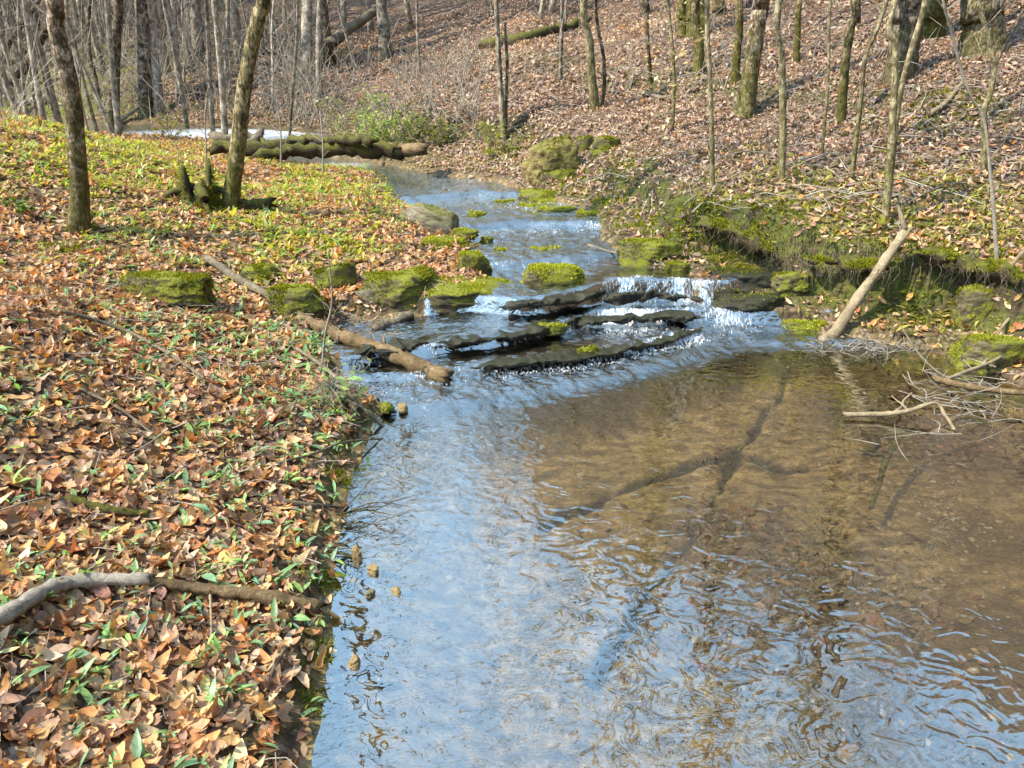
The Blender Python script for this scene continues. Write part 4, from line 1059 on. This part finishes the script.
overhang("mossy turf lip hanging from the right bank, upstream of the dark hollow", [(688, 222), (715, 226), (745, 240), (775, 252)], .08, 8)
overhang("mossy turf lip on the right bank behind the pale forked limb", [(905, 255), (940, 258), (975, 268), (1010, 276)], .075, 14)

# upstream logs
pole("mossy_log", "mossy log lying across the creek at the bend", "log", None, .09, .125, 'woodm', world=[W(258, 156, .78), W(300, 152, .80), W(350, 150, .82), W(402, 150, .84)], sides=12)
e_ = W(404, 150, .84)
pole("log_butt", "pale sawn looking tan butt of a rotten log under the light green shrub", "log", None, .11, .09, 'wood', world=[W(396, 151, .82), W(406, 150, .84), W(424, 148, .9)], sides=14, n=8)
pole("mossy_log", "dark log above the bend lying in front of the brush slope", "log", None, .06, .08, 'woodm', world=[W(290, 140, .9), W(330, 141, .95), W(372, 140, 1.0)], sides=10)
for i, (lab, a_, b_, r) in enumerate([("thick grey log on top of the log jam behind the leaning mossy tree", (216, 139), (262, 137), .10), ("mossy lower log of the log jam behind the leaning mossy tree", (212, 150), (290, 147), .12),
                                      ("broken root end sticking out of the log jam", (248, 146), (262, 132), .09), ("slim stick slanting out of the log jam toward the creek", (262, 141), (292, 152), .04)]):
    pole("jam_log", lab, "log", None, r, r * .8, 'woodm' if i % 2 else 'woodg', world=[W(*a_, .82), W((a_[0] + b_[0]) / 2, (a_[1] + b_[1]) / 2 - .5, .85), W(*b_, .86)], seed=i, sides=9, n=10)
for i, (lab, pts, r) in enumerate([("fallen grey trunk end lying on the far left knoll", [(20, 104), (40, 99), (52, 96)], .12), ("long thin fallen pole along the crest at the left", [(0, 96), (30, 106), (70, 112), (112, 118)], .05),
                                   ("fallen sapling sloping up rightward from the dark crest trunk", [(116, 123), (135, 110), (152, 97), (185, 93)], .05), ("short fallen limb across the crest left of the crooked tree", [(4, 96), (20, 108), (38, 114)], .04),
                                   ("second long fallen pole on the crest behind the crooked tree", [(60, 104), (85, 112), (110, 115), (150, 118)], .04)]):
    base = hit(pts[0][0], max(pts[0][1], 112)); yb = base[1] - .2
    pole("fallen_pole", lab, "log", None, r, r * .6, 'twig', world=[wpl(u, v, yb + .3 * j) for j, (u, v) in enumerate(pts)], seed=30 + i)

# mossy stump
pole("mossy_log", "dark mossy log sunk along the scarp high on the hill", "log", [(482, 47, .03), (520, 42, .06), (560, 32, .06), (588, 20, .05)], .15, .10, 'woodm', seed=60)
pole("fallen_pole", "thin grey pole lying downslope on the open hillside", "log", [(640, 95, .04), (668, 100, .04), (700, 90, .05)], .035, .02, 'woodg', seed=61)
pole("fallen_pole", "pale broken limb on the slope below the thick ridged trunk", "log", [(930, 118, .05), (945, 108, .06), (962, 88, .07)], .03, .02, 'woodp', seed=62)
pole("fallen_pole", "crooked dead limb lying on the slope above the layered boulder", "log", [(640, 135, .05), (660, 120, .06), (690, 113, .05)], .03, .018, 'woodg', seed=63)
p = hit(200, 205)
o = empty("mossy_stump", p, "hollow mossy broken stump left of the leaning mossy tree", "stump")
mb = MB()
n_, m_ = 9, 22
hh = np.linspace(0, 1, n_); aa = np.arange(m_) / m_ * 2 * np.pi
topz = .30 + .12 * np.sin(aa * 2 + 1) + .10 * np.sin(aa * 5) 
Rb = .16 * (1 + .8 * np.exp(-hh[:, None] * 4) * (.6 + .4 * np.sin(aa * 4)[None]))
V = np.stack([np.cos(aa)[None] * Rb, np.sin(aa)[None] * Rb, hh[:, None] * topz[None] - .05], -1)
Vi = np.stack([np.cos(aa)[None] * Rb * .7, np.sin(aa)[None] * Rb * .7, hh[:, None] * topz[None] - .05], -1)[::-1]
V = np.vstack([V, Vi]).reshape(-1, 3); i = np.arange(2 * n_ - 1)[:, None] * m_; j = np.arange(m_)[None]; k = (j + 1) % m_
mb.add(V, np.stack([i + j, i + k, i + m_ + k, i + m_ + j], -1).reshape(-1, 4)); mb.build("trunk", M['woodm'], o)
f_ = moss_on(V * [1.08, 1.08, 1.02], np.array([[a, b, c] for a, b, c in np.stack([i + j, i + k, i + m_ + k], -1).reshape(-1, 3)[: (n_ - 1) * m_]]), 1400, .035, .012, -.9, .8)
if f_ is not None: mk("moss", f_[0], T=f_[1], mat=M['mossf'], parent=o, col=f_[2])
mb = MB()
for yaw, L, r in [(2.9, .65, .05), (.2, .5, .04), (3.6, .5, .045), (-1.0, .4, .06), (2.4, .45, .04)]:
    d_ = np.array([math.cos(yaw), math.sin(yaw), 0])
    mb.tube(smooth_path([d_ * .1 + [0, 0, .18], d_ * .3 + [0, 0, .12], d_ * L * .7 + [0, 0, .06], d_ * L + [0, 0, -.02]], 9), np.linspace(r, r * .35, 9), 8)
mb.build("roots", M['woodm'], o)
pole("fallen_log", "short mossy log on the ground right of the leaning mossy tree's base", "log", [(236, 213, .07), (252, 213, .07), (272, 210, .08)], .09, .06, 'woodm', sides=10)

# ------------------------------------------------------------------ trees
def limb(mb, s, dv, L, r, lev, rg, sides=5):
    n = 7 if lev == 0 else 5
    pts = [s]; d_ = dv
    for i in range(3):
        d_ = unit(d_ + rg.normal(0, .22, 3) + np.array([0, 0, .10])); pts.append(pts[-1] + d_ * L / 3)
    P = smooth_path(pts, n)
    mb.tube(P, np.linspace(r, max(r * .3, .0025), n), sides if lev == 0 else 3, cap=False)
    return P

def crown(trunkP, trunkR, rg, start=.35, nb=16, sub=5, tw=3, spread=1.0, Lb=None):
    mb = MB(); H = trunkP[-1, 2] - trunkP[0, 2]; n = len(trunkP)
    for i in range(nb):
        f = start + (1 - start) * (i + rg.random()) / nb
        q = int(np.clip(np.searchsorted(trunkP[:, 2], trunkP[0, 2] + f * H) - 1, 0, n - 2)); s = trunkP[q] + (trunkP[q + 1] - trunkP[q]) * .5
        yaw = i * 2.4 + rg.normal(0, .5); el = rg.uniform(.35, .95)
        L = (Lb or .30 * H) * (1.15 - .75 * (f - start) / (1 - start)) * rg.uniform(.6, 1.1)
        dv = np.array([math.cos(yaw) * math.cos(el) * spread, math.sin(yaw) * math.cos(el) * spread, math.sin(el)])
        r = trunkR[q] * rg.uniform(.28, .5)
        P = limb(mb, s, unit(dv), L, r, 0, rg)
        for j in range(sub):
            k = rg.integers(2, 7); d2 = unit(unit(P[k] - P[k - 1]) + rg.normal(0, .55, 3))
            P2 = limb(mb, P[k], d2, L * rg.uniform(.25, .5), r * .45, 1, rg)
            for t in range(tw):
                k2 = rg.integers(1, 5); d3 = unit(unit(P2[k2] - P2[k2 - 1]) + rg.normal(0, .6, 3))
                limb(mb, P2[k2], d3, L * rg.uniform(.1, .25), r * .2, 2, rg)
    return mb

def trunk_tube(P, R, rg, sides=14, flare=.0, fh=.35):
    n = len(P); a = np.arange(sides) / sides * 2 * np.pi
    h = np.linalg.norm(P - P[0], axis=1)
    ph = rg.uniform(0, 6.28); kf = rg.integers(3, 6)
    lob = 1 + .025 * rg.normal(0, 1, (n, sides)) + .05 * np.sin(a * 3 + ph)[None]
    lob = lob + flare * np.exp(-h / fh)[:, None] * (.55 + .6 * np.maximum(0, np.sin(a * kf + ph))[None])
    mb = MB(); mb.tube(P, R, sides, lob); return mb

def tree(name, label, cat, pts, w0, w1, H, mat, flare=.5, fh=.3, group=None, start=.35, nb=14, sub=4, tw=3, sides=14, seed=0, leafc=None, leafn=0, Lb=None, dy=0.0, n=40, wob=.25, sink=.08, ll=.05):
    """pts: pixels of the trunk from its foot upward, kept in an upright plane through the foot"""
    rg = np.random.default_rng(500 + seed)
    b0 = hit(*pts[0]); fd = b0[1] * math.cos(PITCH) + (CAMZ - b0[2]) * math.sin(PITCH)
    K = [b0 - np.array([0, 0, sink])] + [wpl(u, v, b0[1] + dy * i) for i, (u, v) in enumerate(pts[1:], 1)]
    dv = unit(K[-1] - K[-2]); dv = unit(dv * .6 + np.array([0, 0, .6])); z = K[-1]
    step = max((H - (z[2] - b0[2])) / 5, .25)
    while z[2] - b0[2] < H - .3:
        dv = unit(dv + np.append(rg.normal(0, .5 * wob, 2), .12)); z = z + dv * step; K.append(z)
    P = smooth_path(K, 400); P = P[np.unique((np.linspace(0, 1, n + 14) ** 1.7 * 399).astype(int))]; hh = P[:, 2] - b0[2]; n = len(P)
    hv = max(K[len(pts) - 1][2] - b0[2], .1)
    r0, r1 = w0 / 2 / FPX * fd, w1 / 2 / FPX * fd
    R = np.where(hh < hv, r0 + (r1 - r0) * np.clip(hh / hv, 0, 1), r1 * np.clip(1 - (hh - hv) / max(H - hv, .1), 0, 1) ** .55 + .004)
    R = R * (1 + .015 * rg.normal(0, 1, n))
    o = empty(name, b0, label, cat, group)
    trunk_tube(P, R, rg, sides, flare, fh).build("trunk", M[mat], o, origin=b0)
    crown(P, R, rg, start, nb if (Lb or H < 9) else int(nb * .7), sub, tw, Lb=Lb).build("crown", M[mat if mat in ('barkp', 'barkg') else 'barkg'], o, origin=b0)
    if leafn:
        hi = P[int(n * .12):int(n * .6)]
        q = hi[RNG.integers(0, len(hi), leafn)] + RNG.normal(0, .35, (leafn, 3)); L = ll * RNG.lognormal(0, .3, leafn)
        V, Q, k = leaf_arrays(q - b0, np.tile([0, 0, 1.], (leafn, 1)), L, L * .45, RNG.uniform(0, 6.28, leafn), .7, RNG.uniform(0, .4, leafn), RNG.normal(0, .1, leafn), 2)
        lc = np.asarray(leafc); c = lc[RNG.integers(0, len(lc), leafn)]
        mk("leaves", V, Q, mat=M['leaf'], parent=o, col=np.repeat(c, k, 0))
    return o

tree("bare_tree", "crooked mottled tree with a mossy foot at the left front", "tree", [(76, 228), (80, 200), (77, 160), (74, 115), (68, 75), (60, 45), (55, 20), (52, -10)], 18, 14, 9.5, 'barkx', .9, .13, seed=1, start=.40, nb=34, sub=6, tw=4, Lb=3.2)
tree("bare_tree", "mossy brown tree leaning right beside the hollow stump", "tree", [(227, 212), (233, 185), (239, 140), (243, 100), (250, 55), (259, 15), (265, -15)], 16, 12, 11, 'barkm', .5, .2, seed=2, start=.38, nb=20, sub=5, tw=4, Lb=3.0)
tree("bare_tree", "dark lichen spotted trunk on the left crest left of the wider one", "tree", [(113, 124), (114, 90), (116, 40), (118, -5)], 11, 8, 14, 'barkd', .3, .3, seed=3)
tree("bare_tree", "wider straight speckled trunk behind the left crest", "tree", [(146, 116), (145, 90), (143, 40), (140, -5)], 14, 11, 15, 'bark', .3, .3, seed=4)
tree("leaning_tree", "dark bare stem leaning across the upper left corner", "tree", [(-3, 97), (12, 84), (30, 60), (45, 32), (58, 5)], 9, 6, 7, 'barkd', .1, .3, seed=5, nb=8)
tree("leaning_tree", "second thin stem leaning behind the upper left corner stem", "tree", [(-8, 88), (10, 42), (24, 22), (40, -4)], 5, 4, 8, 'barkd', .1, .3, seed=6, nb=8)
tree("bare_sapling", "curved dark sapling left of the dark lichen spotted trunk", "sapling", [(99, 108), (96, 80), (90, 55), (89, 20), (90, -6)], 4, 3, 7, 'barkd', .1, .2, seed=7, nb=10)
tree("bare_sapling", "forked grey sapling right of the wider speckled trunk", "sapling", [(187, 130), (183, 100), (176, 60), (171, 35), (163, -5)], 5, 4, 9, 'barkg', .1, .2, seed=8)
tree("bare_sapling", "thin grey stem standing at the left end of the bright far water", "sapling", [(213, 138), (211, 100), (209, 60), (206, -5)], 5, 4, 9, 'barkg', .1, .2, seed=9)
tree("bare_sapling", "whippy sapling leaning from the log jam toward the centre", "sapling", [(288, 150), (292, 100), (296, 50), (298, -5)], 3, 2.5, 7, 'barkg', .1, .2, seed=10)
tree("bare_tree", "dark flared trunk on the far hillside with a log leaning on it", "tree", [(326, 68), (324, 40), (321, -4)], 14, 9, 15, 'barkd', .8, .7, seed=11)
tree("bare_tree", "twin stemmed grey trunk on the far hillside right of the leaning log", "tree", [(385, 58), (384, 30), (381, -4)], 12, 9, 15, 'barkg', .4, .6, seed=12)
pole("leaning_log", "grey dead log leaning up the far hillside against the flared trunk", "log", None, .16, .12, 'woodg', world=[wpl(331, 43, hit(326, 66)[1] - .5), wpl(345, 32, hit(326, 66)[1]), wpl(382, 6, hit(326, 66)[1] + 1.5)], sides=9)
tree("bare_sapling", "thin brown twin stem by the water at the foot of the cut bank", "sapling", [(504, 142), (502, 110), (499, 60), (496, -5)], 6, 4, 8, 'barkg', .2, .2, seed=13)
tree("bare_sapling", "short dark snag fused to the thin twin stem", "sapling", [(505, 140), (506, 100), (507, 76), (507, 58)], 4, 3, .9 + 1.0, 'bark', .1, .2, seed=14, nb=3, sub=2, tw=1)
tree("bare_sapling", "grey sapling below the dark hillside scarp", "sapling", [(560, 80), (561, 50), (562, -4)], 4, 3.5, 9, 'barkg', .2, .2, seed=15)
tree("bare_tree", "smooth pale tree alone on the hill above the layered boulder", "tree", [(596, 110), (592, 80), (589, 40), (584, -6)], 9, 7, 15, 'barkp', .4, .25, seed=16)
tree("bare_sapling", "dark broken snag right of the smooth pale tree", "sapling", [(601, 106), (604, 90), (604, 60), (598, 28)], 4, 3, 2.6, 'barkd', .1, .2, seed=17, nb=3, sub=1, tw=1)
tree("bare_sapling", "dark thin sapling curving up at the hill centre", "sapling", [(651, 84), (649, 60), (647, 30), (646, -4)], 4, 3, 9, 'barkd', .5, .2, seed=18)
tree("bare_sapling", "thin pale beech sapling holding bleached yellow leaves", "sapling", [(672, 132), (674, 90), (672, 45), (668, -5)], 4, 3, 5, 'barkp', .1, .2, seed=19, leafc=[(.62, .50, .24), (.55, .42, .18), (.66, .56, .32)], leafn=170, ll=.07)
tree("bare_tree", "grey trunk with a mossy foot in front of the dark mossy cluster", "tree", [(699, 74), (699, 45), (696, -4)], 9, 8, 18, 'barkm', .4, .35, seed=20)
for i, (lab, u, v, w) in enumerate([("leftmost dark mossy trunk of the cluster on the hill", 683, 34, 9), ("middle dark mossy trunk of the cluster on the hill", 692, 36, 9), ("right dark mossy trunk of the cluster on the hill", 704, 34, 9), ("grey trunk standing just right of the dark mossy cluster", 719, 18, 12)]):
    tree("bare_tree", lab, "tree", [(u, v), (u, v - 15), (u - 1, -6)], w, w * .9, 19, 'barkm' if i < 3 else 'bark', .5, .4, seed=21 + i, nb=10)
tree("bare_tree", "straight speckled slim trunk left of the big leaning tree", "tree", [(735, 81), (737, 50), (739, -6)], 8, 7.5, 17, 'barkm', .2, .25, seed=26)
tree("bare_tree", "big leaning tree with a mossy flared foot on the bank scarp", "tree", [(745, 113), (749, 85), (755, 45), (760, 10), (763, -8)], 16, 15, 18, 'barkx', 1.0, .2, seed=27)
tree("bare_sapling", "slender sapling on the bench in front of the big leaning tree", "sapling", [(713, 192), (712, 150), (710, 80), (707, -6)], 5, 4.2, 9.5, 'barkp', .2, .1, seed=28, nb=8)
tree("bare_sapling", "pole straight pale sapling on the bench right of the big leaning tree", "sapling", [(782, 181), (783, 130), (782, 60), (780, -6)], 7, 6, 12, 'barkp', .2, .1, seed=29, nb=8)
tree("bare_tree", "short mossy trunk high on the hill right of the pale straight sapling", "tree", [(797, 62), (798, 30), (800, -5)], 6, 5.5, 16, 'barkm', .2, .2, seed=30)
tree("bare_tree", "knobbly blotched trunk with a kink on the scarp", "tree", [(841, 122), (843, 90), (846, 55), (852, 20), (855, -6)], 9, 8, 17, 'barkm', .4, .2, seed=31)
tree("bare_sapling", "fine sapling slanting up left of the kinked blotched trunk", "sapling", [(822, 158), (826, 110), (829, 60), (831, -5)], 3, 2.6, 8.5, 'barkp', .1, .1, seed=32, nb=7)
tree("bare_sapling", "leaning twiggy sapling with an orange tinge right of the kinked trunk", "sapling", [(852, 181), (855, 150), (861, 100), (866, 55), (882, 15)], 5, 3.6, 8, 'barkp', .1, .1, seed=33, nb=7)
tree("bare_sapling", "upright stem of the pair at the top of the leaning pole", "sapling", [(886, 222), (889, 180), (893, 120), (896, 50), (897, -6)], 8, 5, 11, 'barkp', .2, .1, seed=34, nb=9)
tree("bare_sapling", "slanting partner of the upright stem above the leaning pole", "sapling", [(888, 208), (893, 150), (899, 100), (911, 50), (927, -6)], 6, 4.6, 10, 'barkp', .1, .1, seed=35, nb=9)
tree("bare_tree", "thick ridged grey trunk on the hill behind the stem pair", "tree", [(899, 80), (903, 50), (908, 20), (911, -6)], 28, 25, 17, 'bark', .2, .4, seed=36, sides=20)
tree("bare_tree", "dark trunk with moss up one side between the two thick grey trunks", "tree", [(930, 38), (933, 15), (936, -6)], 23, 20, 17, 'barkm', .3, .5, seed=37, sides=18)
tree("bare_tree", "thick grey trunk with spreading buttress roots at the top right", "tree", [(983, 52), (984, 30), (982, 5), (981, -6)], 33, 30, 18, 'bark', .6, .35, seed=38, sides=24)
tree("forked_sapling", "forked mossy sapling with two tips at the right side", "sapling", [(985, 172), (985, 140), (984, 110), (990, 95), (994, 65), (985, 25), (979, 0)], 7, 3.5, 4.2, 'barkp', .2, .1, seed=39, nb=5, start=.55)
tree("bare_sapling", "dark limb splitting off the forked sapling to the right", "sapling", [(984, 108), (994, 68), (1003, 50), (1012, 32), (1023, 10)], 3, 2.5, 2.6, 'barkd', 0, .1, seed=40, nb=3, sub=2, tw=1, sink=-.45)
tree("bare_sapling", "thin crooked stem rising from the pale limbs at the right edge", "sapling", [(1000, 262), (994, 215), (990, 170), (984, 120), (970, 95)], 4, 2, 2.2, 'twig', .1, .1, seed=41, nb=4, sub=2, tw=1)
tree("bare_sapling", "slim upright shoot at the fallen log's edge on the left bank", "sapling", [(320, 372), (325, 335), (332, 300), (328, 250)], 2.6, 1.2, .78, 'twig', 0, .1, seed=42, nb=4, sub=2, tw=0, start=.3)
for i, (lab, u, v, v2, mt) in enumerate([("tiny bare whip in the green flat right of the leaning mossy tree", 280, 170, 120, 'twig'), ("tiny bare whip above the left end of the mossy bend log", 322, 175, 130, 'twig'),
                                          ("hair thin whip in the green cover left of the hollow stump", 205, 170, 120, 'twig')]):
    tree("bare_sapling", lab, "sapling", [(u, v), (u + 1, (v + v2) / 2), (u, v2)], 2, 1.2, 1.1, mt, 0, .1, seed=50 + i, nb=5, sub=2, tw=0, start=.3)

# many more trees of the woods: copies of a few grown ones
def proto(seed, H, r, mat, nb=16, sub=4, tw=3, start=.3):
    rg = np.random.default_rng(900 + seed)
    K = [np.array([0, 0, -.2])]; dv = unit(np.append(rg.normal(0, .08, 2), 1.0))
    for i in range(6):
        dv = unit(dv + np.append(rg.normal(0, .10, 2), .25)); K.append(K[-1] + dv * (H + .2) / 6)
    P = smooth_path(K, 26); R = r * (1 - .93 * np.linspace(0, 1, 26) ** 1.1)
    o = empty("bare_tree", (0, 0, 0))
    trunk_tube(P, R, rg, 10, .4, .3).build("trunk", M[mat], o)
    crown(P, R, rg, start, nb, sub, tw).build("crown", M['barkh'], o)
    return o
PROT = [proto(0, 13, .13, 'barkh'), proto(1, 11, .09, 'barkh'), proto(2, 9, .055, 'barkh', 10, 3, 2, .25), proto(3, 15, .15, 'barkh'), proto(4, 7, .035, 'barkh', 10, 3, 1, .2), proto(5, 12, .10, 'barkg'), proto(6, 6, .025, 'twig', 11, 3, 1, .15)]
used_ = [False] * len(PROT)
def place(i, x, y, s, label, group, cat="tree"):
    o = PROT[i] if not used_[i] else copy_tree(PROT[i])
    used_[i] = True
    z = float(ground_z(x, y))
    o.location = (x, y, z); o.scale = (s, s, s * RNG.uniform(.92, 1.08)); o.rotation_euler = (RNG.normal(0, .04), RNG.normal(0, .04), RNG.uniform(0, 6.28))
    return tag(o, label, cat, group)
def seen_u(x, y, z): 
    return 512 + FPX * x / (y * math.cos(PITCH) + (CAMZ - z) * math.sin(PITCH))
cnt = 0
while cnt < 285:
    y = RNG.uniform(15, 44); x = RNG.uniform(-30, -1.5) * (y / 30) ** .6
    if inside(np.array([x]), np.array([y]))[0]: continue
    if min(dist_pl(np.array([x]), np.array([y]), LW)[0], dist_pl(np.array([x]), np.array([y]), RW)[0]) < .4: continue
    z = float(ground_z(x, y)); u = seen_u(x, y, z)
    if u > 300 and RNG.random() < .75: continue
    if u < -140: continue
    i = int(RNG.choice([0, 1, 2, 3, 4, 5, 6], p=[.11, .16, .25, .04, .22, .06, .16]))
    if y < 22 and i in (0, 3, 5): i = 4
    place(i, x, y, RNG.uniform(.8, 1.2), "thin grey bare tree crowding the woods beyond the creek bend", "bare trees crowding the valley beyond the bend"); cnt += 1
cnt = 0
while cnt < 44:
    y = RNG.uniform(17, 40); x = RNG.uniform(-3, 26)
    z = float(ground_z(x, y)); u = seen_u(x, y, z); vv = 384 - FPX * ((z - CAMZ) * math.cos(PITCH) + y * math.sin(PITCH)) / (y * math.cos(PITCH) + (CAMZ - z) * math.sin(PITCH))
    if u > 1250 or vv > 30: continue
    place(int(RNG.choice([0, 1, 2, 4, 5])), x, y, RNG.uniform(.9, 1.2), "bare tree high on the leafy hillside with its foot near the top edge", "bare trees high on the hillside"); cnt += 1

# woods too far off to count, on the ridge and along the valley
def merged(objs_params, name, mat):
    src = []
    for o in PROT:
        V = []; Q = []; off_ = 0
        for ch in o.children:
            me = ch.data; nv = len(me.vertices); a_ = np.empty(nv * 3); me.vertices.foreach_get("co", a_)
            q = np.array([p.vertices[:] for p in me.polygons if len(p.vertices) == 4])
            if ch.name.startswith("crown"): q = q[:]
            V.append(a_.reshape(-1, 3)); Q.append(q + off_); off_ += nv
        src.append((np.vstack(V), np.vstack(Q)))
    Vs = []; Qs = []; off_ = 0
    for i, x, y, z, s, yaw in objs_params:
        V, Q = src[i]; c, s_ = math.cos(yaw), math.sin(yaw)
        Vs.append(np.stack([(V[:, 0] * c - V[:, 1] * s_) * s + x, (V[:, 0] * s_ + V[:, 1] * c) * s + y, V[:, 2] * s + z], -1)); Qs.append(Q + off_); off_ += len(V)
    o = mk(name, np.vstack(Vs), np.vstack(Qs), mat=M[mat]); tag(o, kind="stuff"); return o
pr = []
while len(pr) < 110:
    a_ = math.radians(RNG.uniform(-48, 5)); r_ = RNG.uniform(40, 85); x, y = math.sin(a_) * r_, math.cos(a_) * r_
    z = float(ground_z(x, y)); pr.append((int(RNG.choice([1, 2, 4, 5, 6])), x, y, z, RNG.uniform(.9, 1.4), RNG.uniform(0, 6.28)))
merged(pr, "distant_woods", 'barkg')

# twiggy undergrowth on the valley floor and over the cut bank
mb = MB()
zones = [((-6, 330), (20, 128), 560, 1.5), ((290, 480), (60, 140), 260, .7), ((480, 1024), (0, 120), 110, .7)]
for (ua, ub), (va, vb), n, hgt in zones:
    for p in hits(RNG.uniform(ua, ub, n), RNG.uniform(va, vb, n)):
        if p[1] > 60 or inside(p[None, 0], p[None, 1])[0]: continue
        L = hgt * RNG.lognormal(-.1, .4); k = RNG.integers(1, 4)
        for j in range(k):
            dv = unit(np.array([RNG.normal(0, .75), RNG.normal(0, .6), 1]))
            q = smooth_path([p, p + dv * L * .5 + RNG.normal(0, .09 * L, 3), p + dv * L + RNG.normal(0, .22 * L, 3)], 5)
            mb.tube(q, np.linspace(.008, .003, 5) * (.5 + p[1] / 22), 3, cap=False)
tag(mb.build("undergrowth", M['twig']), kind="stuff")
